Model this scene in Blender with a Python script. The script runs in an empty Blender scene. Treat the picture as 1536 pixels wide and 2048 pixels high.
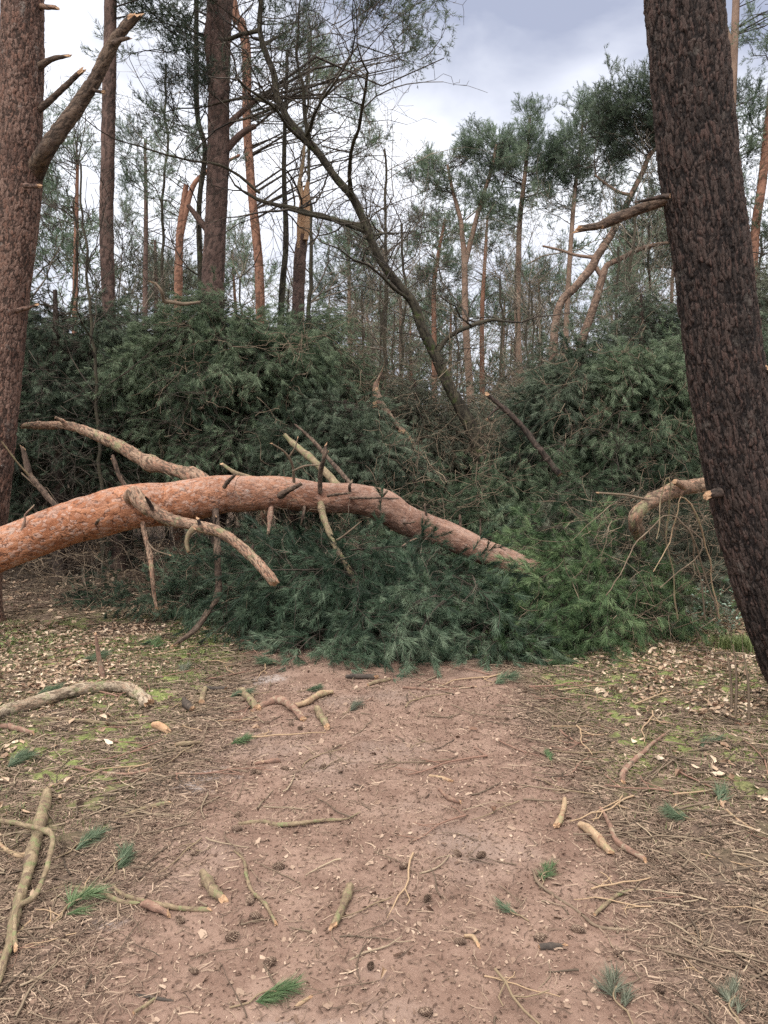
import bpy, math, random
import numpy as np
from math import radians, sin, cos, pi

random.seed(11)
rng = np.random.default_rng(11)
sc = bpy.context.scene
COL = sc.collection

# ------------------------------------------------------------------ camera
F = 1547.0; CX, CY = 768.0, 1024.0
PITCH = -math.atan((1024 - 930) / F)
CAMZ = 1.6
cam = bpy.data.cameras.new("camera"); camo = bpy.data.objects.new("camera", cam); COL.objects.link(camo)
cam.sensor_fit = 'VERTICAL'; cam.sensor_height = 24.0; cam.lens = 24.0 * F / 2048.0
cam.clip_start = 0.05; cam.clip_end = 1500
camo.location = (0, 0, CAMZ); camo.rotation_euler = (pi / 2 + PITCH, 0, 0)
sc.camera = camo
sc.render.resolution_x, sc.render.resolution_y = 768, 1024

# ------------------------------------------------------------------ world, sun, exposure
SUN_EL, SUN_AZ = radians(48), radians(200)       # high, veiled, behind the clouds to the left of the camera
w = bpy.data.worlds.new("World"); sc.world = w; w.use_nodes = True
def world_nodes():
    nt = w.node_tree; N = nt.nodes; L = nt.links; N.clear()
    out = N.new('ShaderNodeOutputWorld'); bg = N.new('ShaderNodeBackground'); bg.inputs[1].default_value = 0.12
    L.new(bg.outputs[0], out.inputs[0])
    sky = N.new('ShaderNodeTexSky'); sky.sky_type = 'NISHITA'; sky.sun_disc = False
    sky.sun_elevation = SUN_EL; sky.sun_rotation = SUN_AZ
    tc = N.new('ShaderNodeTexCoord')
    mp = N.new('ShaderNodeMapping'); mp.inputs['Scale'].default_value = (1.0, 1.0, 1.9); mp.inputs['Location'].default_value = (3.3, 1.2, 0.4)
    L.new(tc.outputs['Generated'], mp.inputs[0])
    n1 = N.new('ShaderNodeTexNoise'); n1.inputs['Scale'].default_value = 3.1; n1.inputs['Detail'].default_value = 5; n1.inputs['Roughness'].default_value = .5; n1.inputs['Distortion'].default_value = .25
    L.new(mp.outputs[0], n1.inputs[0])
    n2 = N.new('ShaderNodeTexNoise'); n2.inputs['Scale'].default_value = 5.5; n2.inputs['Detail'].default_value = 6; n2.inputs['Roughness'].default_value = .5; n2.inputs['Distortion'].default_value = .4
    L.new(mp.outputs[0], n2.inputs[0])
    sep = N.new('ShaderNodeSeparateXYZ'); L.new(tc.outputs['Generated'], sep.inputs[0])
    def M(op, a, b=None, c=None):
        m = N.new('ShaderNodeMath'); m.operation = op
        for i, v in enumerate((a, b, c)):
            if v is None: continue
            if isinstance(v, (int, float)): m.inputs[i].default_value = v
            else: L.new(v, m.inputs[i])
        return m.outputs[0]
    def MR(v, a, b, c, d, smooth=True):
        m = N.new('ShaderNodeMapRange'); m.interpolation_type = 'SMOOTHSTEP' if smooth else 'LINEAR'
        L.new(v, m.inputs[0])
        for i, x in enumerate((a, b, c, d)): m.inputs[i + 1].default_value = x
        return m.outputs[0]
    # cloud bank: a grey layer high up, brighter broken cloud lower down and to the left
    hi = MR(sep.outputs[2], .33, .46, 0, 1)
    rt = MR(sep.outputs[0], -.34, .0, 0, 1)
    bank = M('MULTIPLY', hi, rt)
    nn = M('ADD', M('MULTIPLY', n1.outputs[0], .60), M('MULTIPLY', n2.outputs[0], .40))
    base = M('ADD', M('MULTIPLY', bank, .20), nn)
    low = MR(sep.outputs[2], .05, .38, .05, -.035)
    base = M('ADD', base, low)
    g = MR(base, .41, .74, 0, 1, False)
    mx = N.new('ShaderNodeMix'); mx.data_type = 'RGBA'
    L.new(g, mx.inputs[0])
    mx.inputs[6].default_value = (7.0, 7.15, 7.6, 1)
    mx.inputs[7].default_value = (2.5, 2.75, 3.6, 1)
    # overcast sky: brighter towards the zenith
    zen = MR(sep.outputs[2], .52, 1.0, 1.0, 3.2)
    zc = N.new('ShaderNodeMix'); zc.data_type = 'RGBA'; L.new(MR(sep.outputs[2], .5, .75, 0, 1), zc.inputs[0]); L.new(mx.outputs[2], zc.inputs[6]); zc.inputs[7].default_value = (6.6, 6.2, 5.7, 1)
    vm = N.new('ShaderNodeVectorMath'); vm.operation = 'SCALE'; L.new(zc.outputs[2], vm.inputs[0]); L.new(zen, vm.inputs[3])
    m2 = N.new('ShaderNodeMix'); m2.data_type = 'RGBA'; m2.inputs[0].default_value = .97
    L.new(sky.outputs[0], m2.inputs[6]); L.new(vm.outputs[0], m2.inputs[7])
    L.new(m2.outputs[2], bg.inputs[0])
world_nodes()
sl = bpy.data.lights.new("sun", 'SUN'); sl.energy = 1.5; sl.angle = radians(10); sl.color = (1, .96, .9)
so = bpy.data.objects.new("sun", sl); COL.objects.link(so)
so.rotation_euler = (pi / 2 - SUN_EL, 0, pi - SUN_AZ + 0)
# sun direction: azimuth measured like the sky texture (0 = +Y, clockwise)
so.rotation_euler = (0, 0, 0)
from mathutils import Vector
_d = Vector((sin(SUN_AZ) * cos(SUN_EL), cos(SUN_AZ) * cos(SUN_EL), sin(SUN_EL)))
so.rotation_euler = _d.to_track_quat('Z', 'Y').to_euler(); so.location = (0, -5, 20)
sc.view_settings.view_transform = 'Standard'; sc.view_settings.look = 'None'
sc.view_settings.exposure = 0.66; sc.view_settings.gamma = 1
sc.cycles.max_bounces = 5; sc.cycles.diffuse_bounces = 3; sc.cycles.glossy_bounces = 1
sc.cycles.transmission_bounces = 2; sc.cycles.transparent_max_bounces = 2
sc.cycles.use_denoising = False
sc.cycles.sample_clamp_indirect = 4

# ------------------------------------------------------------------ numpy noise
def _hash(ix, iy, iz, s=0):
    h = (ix.astype(np.int64) * 374761393 + iy.astype(np.int64) * 668265263 + iz.astype(np.int64) * 2147483647 + s * 974634777) & 0xFFFFFFFF
    h = ((h ^ (h >> 13)) * 1274126177) & 0xFFFFFFFF
    h = ((h ^ (h >> 16)) * 2246822519) & 0xFFFFFFFF
    h = h ^ (h >> 15)
    return (h & 0xFFFFFF).astype(np.float64) / 0xFFFFFF
def vnoise(p, s=0):
    i = np.floor(p); f = p - i; f = f * f * (3 - 2 * f); i = i.astype(np.int64)
    r = 0
    for dx in (0, 1):
        wx = f[:, 0] if dx else 1 - f[:, 0]
        for dy in (0, 1):
            wy = f[:, 1] if dy else 1 - f[:, 1]
            for dz in (0, 1):
                wz = f[:, 2] if dz else 1 - f[:, 2]
                r = r + wx * wy * wz * _hash(i[:, 0] + dx, i[:, 1] + dy, i[:, 2] + dz, s)
    return r
def fbm(p, o=4, s=0):
    a, t, r = .5, 0, 0
    for k in range(o):
        r = r + a * vnoise(p * 2 ** k + 7.3 * k, s + k); t += a; a *= .5
    return r / t
def worley(p, s=0):
    i = np.floor(p).astype(np.int64)
    f1 = np.full(len(p), 9.); f2 = np.full(len(p), 9.); idv = np.zeros(len(p))
    for dx in (-1, 0, 1):
        for dy in (-1, 0, 1):
            for dz in (-1, 0, 1):
                a, b, c = i[:, 0] + dx, i[:, 1] + dy, i[:, 2] + dz
                q0 = a + _hash(a, b, c, s + 1) - p[:, 0]; q1 = b + _hash(a, b, c, s + 2) - p[:, 1]; q2 = c + _hash(a, b, c, s + 3) - p[:, 2]
                d = np.sqrt(q0 * q0 + q1 * q1 + q2 * q2)
                near = d < f1
                f2 = np.where(near, f1, np.minimum(f2, d)); f1 = np.where(near, d, f1)
                idv = np.where(near, _hash(a, b, c, s + 4), idv)
    return f1, f2, idv
def sstep(a, b, x):
    t = np.clip((x - a) / (b - a), 0, 1); return t * t * (3 - 2 * t)

# ------------------------------------------------------------------ ground height and pixel helpers
def path_c(y): return -0.06 + 0.05 * np.sin(y * .5)
def H(x, y):
    x = np.atleast_1d(np.asarray(x, float)); y = np.atleast_1d(np.asarray(y, float)) + 0 * x; x = x + 0 * y
    z0 = np.zeros_like(x)
    d = np.abs(x - path_c(y))
    near = 1 / (1 + (np.hypot(x, y - 5) / 25) ** 2)
    h = sstep(1.0, 2.6, d) * .10 + sstep(3.0, 9.0, x) * .30 * near
    h = h + (fbm(np.stack([x * .45, y * .45, z0], 1), 3, 5) - .5) * (.10 + .25 * sstep(1.2, 4, d))
    h = h + (fbm(np.stack([x * 3.1, y * 3.1, z0], 1), 3, 9) - .5) * (.035 + .035 * sstep(.8, 1.6, d))
    h = h + (fbm(np.stack([x * .05, y * .05, z0], 1), 2, 15) - .5) * 3.0 * sstep(25, 90, np.hypot(x, y))
    return h - H0
H0 = 0.0
H0 = float(H(0.0, 4.0)[0])
def ray(px, py):
    dx = (px - CX) / F; dy = (CY - py) / F
    return np.array([dx, cos(PITCH) - sin(PITCH) * dy, sin(PITCH) + cos(PITCH) * dy])
def P(px, py, Y):
    r = ray(px, py); t = Y / r[1]
    return np.array([r[0] * t, Y, CAMZ + r[2] * t])
def G(px, py, up=0.0):
    r = ray(px, py); t = -CAMZ / r[2] if r[2] < -.01 else 60
    for _ in range(6):
        p = r * t; h = float(H(p[0], p[1])[0]); t = (h - CAMZ) / r[2]
    p = r * t
    return np.array([p[0], p[1], h + up])

# ------------------------------------------------------------------ mesh building
class Geo:
    def __init__(s): s.rich = False; s.V = []; s.F3 = []; s.F4 = []; s.M3 = []; s.M4 = []; s.n = 0; s.A = {'tint': [], 'bc': [], 'ck': [], 'pl': []}; s.S3 = []; s.S4 = []
    def add(s, V, F, m=0, tint=0.5, bc=None, ck=None, pl=None, smooth=True):
        V = np.asarray(V, np.float32); F = np.asarray(F, np.int32); k = len(V)
        if k == 0 or len(F) == 0: return
        s.V.append(V)
        (s.F3 if F.shape[1] == 3 else s.F4).append(F + s.n)
        (s.M3 if F.shape[1] == 3 else s.M4).append(np.full(len(F), m)); (s.S3 if F.shape[1] == 3 else s.S4).append(np.full(len(F), smooth))
        s.A['tint'].append(np.broadcast_to(np.asarray(tint, np.float32), (k,)))
        if bc is not None: s.rich = True
        s.A['bc'].append(V if bc is None else bc.astype(np.float32))
        s.A['ck'].append(np.broadcast_to(np.float32(1), (k,)) if ck is None else ck)
        s.A['pl'].append(np.broadcast_to(np.float32(.5), (k,)) if pl is None else pl)
        s.n += k
    def addF(s, F, m=0, base=None, smooth=True):   # extra faces on the last added verts
        F = np.asarray(F, np.int64) + (s.n if base is None else base)
        (s.F3 if F.shape[1] == 3 else s.F4).append(F); (s.M3 if F.shape[1] == 3 else s.M4).append(np.full(len(F), m)); (s.S3 if F.shape[1] == 3 else s.S4).append(np.full(len(F), smooth))
    def build(s, name, mats, parent=None, loc=None):
        V = np.concatenate(s.V)
        me = bpy.data.meshes.new(name)
        if loc is not None: V = V - np.asarray(loc)
        f3 = np.concatenate(s.F3) if s.F3 else np.zeros((0, 3), np.int64); f4 = np.concatenate(s.F4) if s.F4 else np.zeros((0, 4), np.int64)
        me.vertices.add(len(V)); me.vertices.foreach_set('co', V.astype(np.float32).ravel())
        nl = f3.size + f4.size; me.loops.add(nl)
        me.loops.foreach_set('vertex_index', np.concatenate([f3.ravel(), f4.ravel()]).astype(np.int32))
        nf = len(f3) + len(f4); me.polygons.add(nf)
        me.polygons.foreach_set('loop_start', np.concatenate([np.arange(len(f3)) * 3, f3.size + np.arange(len(f4)) * 4]).astype(np.int32))
        me.polygons.foreach_set('material_index', np.concatenate(s.M3 + s.M4).astype(np.int32))
        me.polygons.foreach_set('use_smooth', np.concatenate(s.S3 + s.S4).astype(bool))
        for k in ('tint', 'ck', 'pl') if s.rich else ('tint',):
            a = me.attributes.new(k, 'FLOAT', 'POINT'); a.data.foreach_set('value', np.concatenate(s.A[k]).astype(np.float32))
        if s.rich: a = me.attributes.new('bc', 'FLOAT_VECTOR', 'POINT'); a.data.foreach_set('vector', np.concatenate(s.A['bc']).astype(np.float32).ravel())
        me.update(calc_edges=True)
        for m in (mats if isinstance(mats, (list, tuple)) else [mats]): me.materials.append(m)
        o = bpy.data.objects.new(name, me); COL.objects.link(o)
        if parent is not None: o.parent = parent
        elif loc is not None: o.location = loc
        return o
def tag(o, label=None, cat=None, group=None, kind=None):
    if label: o['label'] = label
    if cat: o['category'] = cat
    if group: o['group'] = group
    if kind: o['kind'] = kind
    return o
def empty(name, loc, label, cat, group=None):
    o = bpy.data.objects.new(name, None); COL.objects.link(o); o.location = loc; o.empty_display_size = .2
    return tag(o, label, cat, group)

def resample(pts, rad, step):
    pts = np.asarray(pts, float); rad = np.asarray(rad, float); n = len(pts)
    if n == 2: ext = np.vstack([2 * pts[0] - pts[1], pts, 2 * pts[1] - pts[0]])
    else: ext = np.vstack([2 * pts[0] - pts[1], pts, 2 * pts[-1] - pts[-2]])
    re = np.concatenate([[rad[0]], rad, [rad[-1]]])
    out, ro = [], []
    for i in range(n - 1):
        p0, p1, p2, p3 = ext[i:i + 4]; L = np.linalg.norm(p2 - p1); k = max(2, int(round(L / step)))
        t = np.arange(k)[:, None] / k
        out.append(.5 * ((2 * p1) + (-p0 + p2) * t + (2 * p0 - 5 * p1 + 4 * p2 - p3) * t * t + (-p0 + 3 * p1 - 3 * p2 + p3) * t ** 3))
        tt = t[:, 0]; tt = tt * tt * (3 - 2 * tt) * .5 + tt * .5
        ro.append(re[i + 1] * (1 - tt) + re[i + 2] * tt)
    out.append(pts[-1:]); ro.append(rad[-1:])
    return np.vstack(out), np.concatenate(ro)
def tube(g, pts, rad, sides=10, step=.05, m=0, tint=.5, amp=0.0, sc_=.05, st=2.5, seed=0, wob=.06, frac_end=False, jag=.0, capmat=None, crackw=.3, s0=0.0, wav=0.0):
    """bark-covered tapered tube; amp = plate relief in metres, sc_ = plate width"""
    p, r = resample(pts, rad, step); n = len(p)
    if wav > 0:
        q = np.stack([np.arange(n) * step * 3, np.full(n, seed * 3.1), np.zeros(n)], 1)
        for k in range(3): p[:, k] += (fbm(q, 3, seed + 30 + k) - .5) * wav * (1 if k < 3 else 1)
    T = np.gradient(p, axis=0); T /= np.linalg.norm(T, axis=1)[:, None] + 1e-9
    up = np.array([0, 0, 1.]) if abs(T[0][2]) < .9 else np.array([1., 0, 0])
    N0 = np.cross(up, T[0]); N0 /= np.linalg.norm(N0)
    Ns = [N0]
    for i in range(1, n):
        v = Ns[-1] - T[i] * np.dot(Ns[-1], T[i]); Ns.append(v / np.linalg.norm(v))
    Nn = np.array(Ns); B = np.cross(T, Nn)
    s = np.concatenate([[0], np.cumsum(np.linalg.norm(np.diff(p, axis=0), axis=1))]) + s0
    th = np.arange(sides) / sides * 2 * pi
    c, si = np.cos(th), np.sin(th)
    if wob >= .15:    # knots and swellings along a stick or branch
        Rk = np.random.default_rng(seed * 13 + 7); tot = s[-1] - s0; km = np.ones(n)
        for _ in range(int(2 + tot * 3)):
            km += Rk.uniform(.04, .22) * np.exp(-((s - s0 - Rk.random() * tot) / (np.mean(r) * Rk.uniform(.6, 1.6))) ** 2)
        r = r * km * (1 + .30 * (fbm(np.stack([s * 14, 0 * s + seed, 0 * s], 1), 3, seed) - .5))
    R = np.repeat(r[:, None], sides, 1)
    Rb = float(np.mean(r))
    bc = np.stack([np.broadcast_to(c, (n, sides)) * Rb, np.broadcast_to(si, (n, sides)) * Rb, np.broadcast_to(s[:, None], (n, sides))], 2).reshape(-1, 3)
    lo = fbm(bc * np.array([1 / (Rb * 1.6), 1 / (Rb * 1.6), 1 / (Rb * 4)]) + seed * 5.1, 3, seed)
    dd = (lo - .5) * 2 * wob * np.repeat(r, sides)
    ck = pl = None
    if amp > 0:
        q = bc / np.array([sc_, sc_, sc_ * st])
        wv = np.stack([fbm(q * np.array([1.3, 1.3, 1.9]) + 9.1 * k, 3, seed + k) for k in (1, 2, 3)], 1) - .5
        f1, f2, pl = worley(q + wv * 1.5 + seed * 3.3, seed)
        ck = sstep(0.02, crackw, f2 - f1)
        f1b, f2b, plb = worley(q * np.array([2.1, 2.1, 1.5]) + wv * 2.2 + seed, seed + 20)
        ck2 = sstep(0, .14, f2b - f1b)
        rough = fbm(bc * np.array([60, 60, 30]), 3, seed + 9) - .5
        dd = dd + amp * .8 * (ck - .7) + amp * .9 * (pl - .5) + amp * .45 * (plb - .5) + amp * .22 * (ck2 - .5) + amp * .5 * rough
        pl = .6 * pl + .4 * plb; ck = ck * (.8 + .2 * ck2)
    R = R + dd.reshape(n, sides)
    V = (p[:, None, :] + R[:, :, None] * (c[None, :, None] * Nn[:, None, :] + si[None, :, None] * B[:, None, :]))
    if jag > 0:
        jn = (rng.random(sides) * 1.0)
        jn = jn + .6 * np.sin(th + rng.random() * 6)
        V[-1] += T[-1][None, :] * (jn[:, None] * jag)
        V[-2] += T[-1][None, :] * (jn[:, None] * jag * .5)
    V = V.reshape(-1, 3)
    i = np.arange(n - 1)[:, None] * sides; j = np.arange(sides)[None, :]; j2 = (j + 1) % sides
    Fq = np.stack([i + j, i + j2, i + sides + j2, i + sides + j], 2).reshape(-1, 4)
    base = g.n
    g.add(V, Fq, m, tint, bc, ck, pl)
    cm = m if capmat is None else capmat
    for end, row in ((0, 0), (1, n - 1)):
        Vr = V[row * sides:(row + 1) * sides]; cpt = Vr.mean(0) + (T[-1] * jag * .3 if end else 0)
        k = g.n; VV = np.vstack([Vr, cpt[None]])
        a = np.arange(sides); b = (a + 1) % sides; ce = np.full(sides, sides)
        Ft = np.stack([a, b, ce], 1) if end else np.stack([b, a, ce], 1)
        bb = np.vstack([bc[row * sides:(row + 1) * sides], [[0, 0, s[row]]]])
        g.add(VV, Ft, cm, tint, bb, smooth=False)
    return p, r
def frusta(g, A, B, ra, rb, k=3, m=0, tint=.5):
    A = np.asarray(A, float); B = np.asarray(B, float); n = len(A)
    if n == 0: return
    ra = np.broadcast_to(ra, (n,)); rb = np.broadcast_to(rb, (n,))
    T = B - A; L = np.linalg.norm(T, axis=1); T = T / (L[:, None] + 1e-9)
    up = np.where(np.abs(T[:, 2:3]) < .9, np.array([[0, 0, 1.]]), np.array([[1., 0, 0]]))
    Nn = np.cross(up, T); Nn /= np.linalg.norm(Nn, axis=1)[:, None]; Bn = np.cross(T, Nn)
    th = np.arange(k) / k * 2 * pi
    ring = np.cos(th)[None, :, None] * Nn[:, None, :] + np.sin(th)[None, :, None] * Bn[:, None, :]
    V = np.concatenate([A[:, None] + ring * ra[:, None, None], B[:, None] + ring * rb[:, None, None]], 1).reshape(-1, 3)
    i = np.arange(n)[:, None] * 2 * k; j = np.arange(k)[None]; j2 = (j + 1) % k
    Fq = np.stack([i + j, i + j2, i + k + j2, i + k + j], 2).reshape(-1, 4)
    tt = np.repeat(np.broadcast_to(tint, (n,)), 2 * k)
    g.add(V, Fq, m, tt)

# ------------------------------------------------------------------ materials
def lin(c):
    return tuple(((x / 255) / 12.92 if x / 255 <= .04045 else ((x / 255 + .055) / 1.055) ** 2.4) for x in c) + (1,)
class Mat:
    def __init__(s, name):
        s.m = bpy.data.materials.new(name); s.m.use_nodes = True; s.N = s.m.node_tree.nodes; s.L = s.m.node_tree.links; s.N.clear()
        s.out = s.N.new('ShaderNodeOutputMaterial'); s.p = s.N.new('ShaderNodeBsdfPrincipled'); s.L.new(s.p.outputs[0], s.out.inputs[0])
    def attr(s, n, vec=False):
        a = s.N.new('ShaderNodeAttribute'); a.attribute_name = n; return a.outputs['Vector' if vec else 'Fac']
    def pos(s):
        return s.N.new('ShaderNodeNewGeometry').outputs['Position']
    def obj(s): return s.N.new('ShaderNodeTexCoord').outputs['Object']
    def mapv(s, v, scale, loc=(0, 0, 0)):
        m = s.N.new('ShaderNodeMapping'); m.inputs['Scale'].default_value = scale; m.inputs['Location'].default_value = loc; s.L.new(v, m.inputs[0]); return m.outputs[0]
    def noise(s, v, scale, detail=4, rough=.55, dist=0):
        n = s.N.new('ShaderNodeTexNoise'); s.L.new(v, n.inputs[0]); n.inputs['Scale'].default_value = scale; n.inputs['Detail'].default_value = detail; n.inputs['Roughness'].default_value = rough; n.inputs['Distortion'].default_value = dist
        return n.outputs[0]
    def voro(s, v, scale, feature='F1', out=0):
        n = s.N.new('ShaderNodeTexVoronoi'); n.feature = feature; s.L.new(v, n.inputs['Vector']); n.inputs['Scale'].default_value = scale
        return n.outputs[out]
    def mr(s, v, a, b, c=0, d=1):
        m = s.N.new('ShaderNodeMapRange'); m.interpolation_type = 'SMOOTHSTEP'; s.L.new(v, m.inputs[0])
        for i, x in enumerate((a, b, c, d)): m.inputs[i + 1].default_value = x
        return m.outputs[0]
    def math(s, op, a, b=0):
        m = s.N.new('ShaderNodeMath'); m.operation = op
        for i, v in enumerate((a, b)):
            if isinstance(v, (int, float)): m.inputs[i].default_value = v
            else: s.L.new(v, m.inputs[i])
        return m.outputs[0]
    def mix(s, f, a, b):
        m = s.N.new('ShaderNodeMix'); m.data_type = 'RGBA'
        for i, v in ((0, f), (6, a), (7, b)):
            if isinstance(v, (int, float, tuple)): m.inputs[i].default_value = v
            else: s.L.new(v, m.inputs[i])
        return m.outputs[2]
    def ramp(s, v, stops):
        r = s.N.new('ShaderNodeValToRGB'); s.L.new(v, r.inputs[0]); e = r.color_ramp.elements
        while len(e) < len(stops): e.new(.5)
        for i, (p, c) in enumerate(stops): e[i].position = p; e[i].color = c
        return r.outputs[0]
    def bump(s, h, strength=.5, dist=.01, prev=None):
        b = s.N.new('ShaderNodeBump'); b.inputs['Strength'].default_value = strength; b.inputs['Distance'].default_value = dist; s.L.new(h, b.inputs['Height'])
        if prev is not None: s.L.new(prev, b.inputs['Normal'])
        return b.outputs[0]
    def sep(s, v):
        n = s.N.new('ShaderNodeSeparateXYZ'); s.L.new(v, n.inputs[0]); return n.outputs
    def fin(s, col, rough=.85, spec=.25, nrm=None):
        if isinstance(col, tuple): s.p.inputs['Base Color'].default_value = col
        else: s.L.new(col, s.p.inputs['Base Color'])
        s.p.inputs['Roughness'].default_value = rough; s.p.inputs['Specular IOR Level'].default_value = spec
        if nrm is not None: s.L.new(nrm, s.p.inputs['Normal'])
        return s.m
def bark(name, c1, c2, cc, sc_=.05, st=2.2, lichen=None, lamt=.0, fine=60, b=.6, flake=None, up_tint=None, grad=None):
    """c1,c2 plate colours, cc furrow colour"""
    M = Mat(name); bc = M.attr('bc', True); ck = M.attr('ck'); pl = M.attr('pl')
    v = M.mapv(bc, (1, 1, 1 / st))
    n = M.noise(v, 1 / sc_ * 1.2, 5, .65)
    nf = M.noise(v, 1 / sc_ * 5, 4, .7)
    big = M.noise(bc, 2.2, 3)
    f = M.math('ADD', M.math('MULTIPLY', pl, .55), M.math('MULTIPLY', n, .55))
    f = M.math('ADD', f, M.math('MULTIPLY', M.math('SUBTRACT', big, .5), 1.3))
    col = M.mix(M.mr(f, .3, .8), c1, c2)
    vd = M.voro(v, 1 / sc_ * 1.7, 'F1', 1)   # random colour per flake
    vs = M.sep(vd)[0]
    if flake: col = M.mix(M.math('MULTIPLY', M.mr(vs, .62, .9), .7), col, flake)
    col = M.mix(M.math('MULTIPLY', M.mr(nf, .52, .72), .35), col, tuple(min(1, x * 1.7) for x in c2[:3]) + (1,))
    col = M.mix(M.math('MULTIPLY', M.mr(nf, .5, .3), .45), col, cc)
    col = M.mix(M.math('MULTIPLY', M.mr(ck, .55, .05), .85), col, cc)
    if grad:   # older greyer bark towards the far end of the stem
        gz = M.math('ADD', M.sep(bc)[2], M.math('MULTIPLY', M.math('SUBTRACT', M.noise(bc, 3, 4, .6), .5), 2.2))
        col = M.mix(M.math('MULTIPLY', M.mr(gz, grad[0], grad[1]), .8), col, M.mix(M.mr(f, .3, .8), grad[2], grad[3]))
    if lichen: 
        lm = M.mr(M.noise(bc, 7, 5, .7), .62 - lamt, .74 - lamt)
        col = M.mix(M.math('MULTIPLY', lm, .7), col, lichen)
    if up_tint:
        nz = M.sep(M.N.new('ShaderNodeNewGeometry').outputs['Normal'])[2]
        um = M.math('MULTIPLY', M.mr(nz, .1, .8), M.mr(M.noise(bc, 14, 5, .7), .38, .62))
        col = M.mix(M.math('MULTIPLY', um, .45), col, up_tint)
    edge = M.voro(v, 1 / sc_ * 1.7, 'DISTANCE_TO_EDGE', 0)
    hgt = M.math('ADD', M.math('MULTIPLY', M.mr(edge, 0, .12), .6), M.math('MULTIPLY', nf, .8))
    nr = M.bump(hgt, b, .006)
    return M.fin(col, .85, .2, nr)
def twigmat(name, stops, sc_=30, b=.4, rough=.8, patch=None, patch2=None):
    M = Mat(name); t = M.attr('tint'); ob = M.attr('bc', True)
    v = M.mapv(ob, (1, 1, .35))
    n = M.noise(v, sc_, 5, .7)
    f = M.math('ADD', t, M.math('MULTIPLY', M.math('SUBTRACT', n, .5), 1.2))
    col = M.ramp(f, stops)
    if patch: col = M.mix(M.mr(M.noise(ob, 16, 5, .7, 1), .50, .60), col, patch)
    if patch2: col = M.mix(M.math('MULTIPLY', M.mr(M.noise(M.mapv(ob, (1, 1, .6), (3, 5, 1)), 26, 5, .75, 1), .54, .62), .85), col, patch2)
    return M.fin(col, rough, .25, M.bump(M.noise(v, sc_ * 3, 4, .7), b, .006))
def needle(name, stops, trans=.3, rough=.5, spec=.3):
    M = Mat(name); t = M.attr('tint')
    big = M.noise(M.pos(), 1.1, 2)
    f = M.math('ADD', t, M.math('MULTIPLY', M.math('SUBTRACT', big, .5), .7))
    col = M.ramp(f, stops); M.fin(col, rough, spec)
    if trans > 0:
        tr = M.N.new('ShaderNodeBsdfTranslucent'); M.L.new(col, tr.inputs[0])
        mx = M.N.new('ShaderNodeMixShader'); mx.inputs[0].default_value = trans
        M.L.new(M.p.outputs[0], mx.inputs[1]); M.L.new(tr.outputs[0], mx.inputs[2]); M.L.new(mx.outputs[0], M.out.inputs[0])
    return M.m

MB_RIGHT = bark("bark_furrowed_dark", (.034, .026, .023, 1), (.070, .050, .043, 1), (.012, .010, .010, 1), .028, 3.6, (.12, .105, .092, 1), .03, b=1, flake=(.088, .054, .045, 1))
MB_LEFT = bark("bark_reddish_grey", (.095, .056, .044, 1), (.225, .145, .115, 1), (.034, .024, .020, 1), .034, 2.4, (.25, .215, .19, 1), .04, b=.9, flake=(.19, .10, .072, 1))
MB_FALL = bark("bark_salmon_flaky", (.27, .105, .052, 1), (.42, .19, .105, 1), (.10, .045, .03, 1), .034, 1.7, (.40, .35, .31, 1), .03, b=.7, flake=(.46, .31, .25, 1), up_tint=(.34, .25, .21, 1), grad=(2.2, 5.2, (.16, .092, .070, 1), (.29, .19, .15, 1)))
MB_BRANCH = bark("bark_branch_pale", (.22, .14, .10, 1), (.40, .28, .20, 1), (.085, .06, .045, 1), .022, 3, (.27, .27, .15, 1), .09, b=.8, flake=(.40, .21, .14, 1))
MB_PALE = bark("bark_weathered_pale", (.26, .20, .145, 1), (.44, .36, .27, 1), (.12, .09, .065, 1), .022, 4, (.24, .26, .13, 1), .10, b=.8, flake=(.34, .22, .15, 1))
MB_STUB = bark("bark_stub_brown", (.095, .066, .052, 1), (.19, .135, .10, 1), (.04, .03, .024, 1), .02, 3, (.20, .17, .13, 1), .05, b=.8)
MB_MID = bark("bark_mid_brown", (.095, .060, .050, 1), (.165, .108, .090, 1), (.05, .035, .03, 1), .07, 2.5, b=.5)
MB_ORANGE = bark("bark_orange_upper", (.21, .105, .072, 1), (.32, .17, .115, 1), (.12, .065, .045, 1), .08, 2.5, b=.4)
MB_PALEP = bark("bark_pale_pine", (.19, .125, .092, 1), (.30, .205, .155, 1), (.10, .07, .055, 1), .1, 2.5, b=.4)
MB_OAK = bark("bark_mossy_dark", (.040, .034, .026, 1), (.080, .070, .048, 1), (.018, .015, .012, 1), .05, 3, (.07, .095, .03, 1), .06, b=.6)
MB_DARK = bark("bark_shaded_dark", (.045, .034, .028, 1), (.085, .06, .05, 1), (.02, .016, .014, 1), .06, 2.5, b=.5)  # plain dark brown bark, same on thicket trunks, spurs and stubs
M_SPLIT = twigmat("split_wood", [(.15, (.24, .13, .075, 1)), (.5, (.42, .26, .155, 1)), (.85, (.58, .42, .28, 1))], 40, .8)
M_TWIG = twigmat("twig_bark", [(.1, (.06, .045, .034, 1)), (.5, (.175, .13, .092, 1)), (.9, (.38, .30, .21, 1))], 20)
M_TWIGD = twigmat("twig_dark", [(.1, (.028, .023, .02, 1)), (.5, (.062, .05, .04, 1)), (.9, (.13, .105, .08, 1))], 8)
M_TWIGG = twigmat("twig_greyish", [(.1, (.10, .08, .065, 1)), (.5, (.2, .165, .13, 1)), (.9, (.34, .29, .22, 1))], 8)
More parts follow.
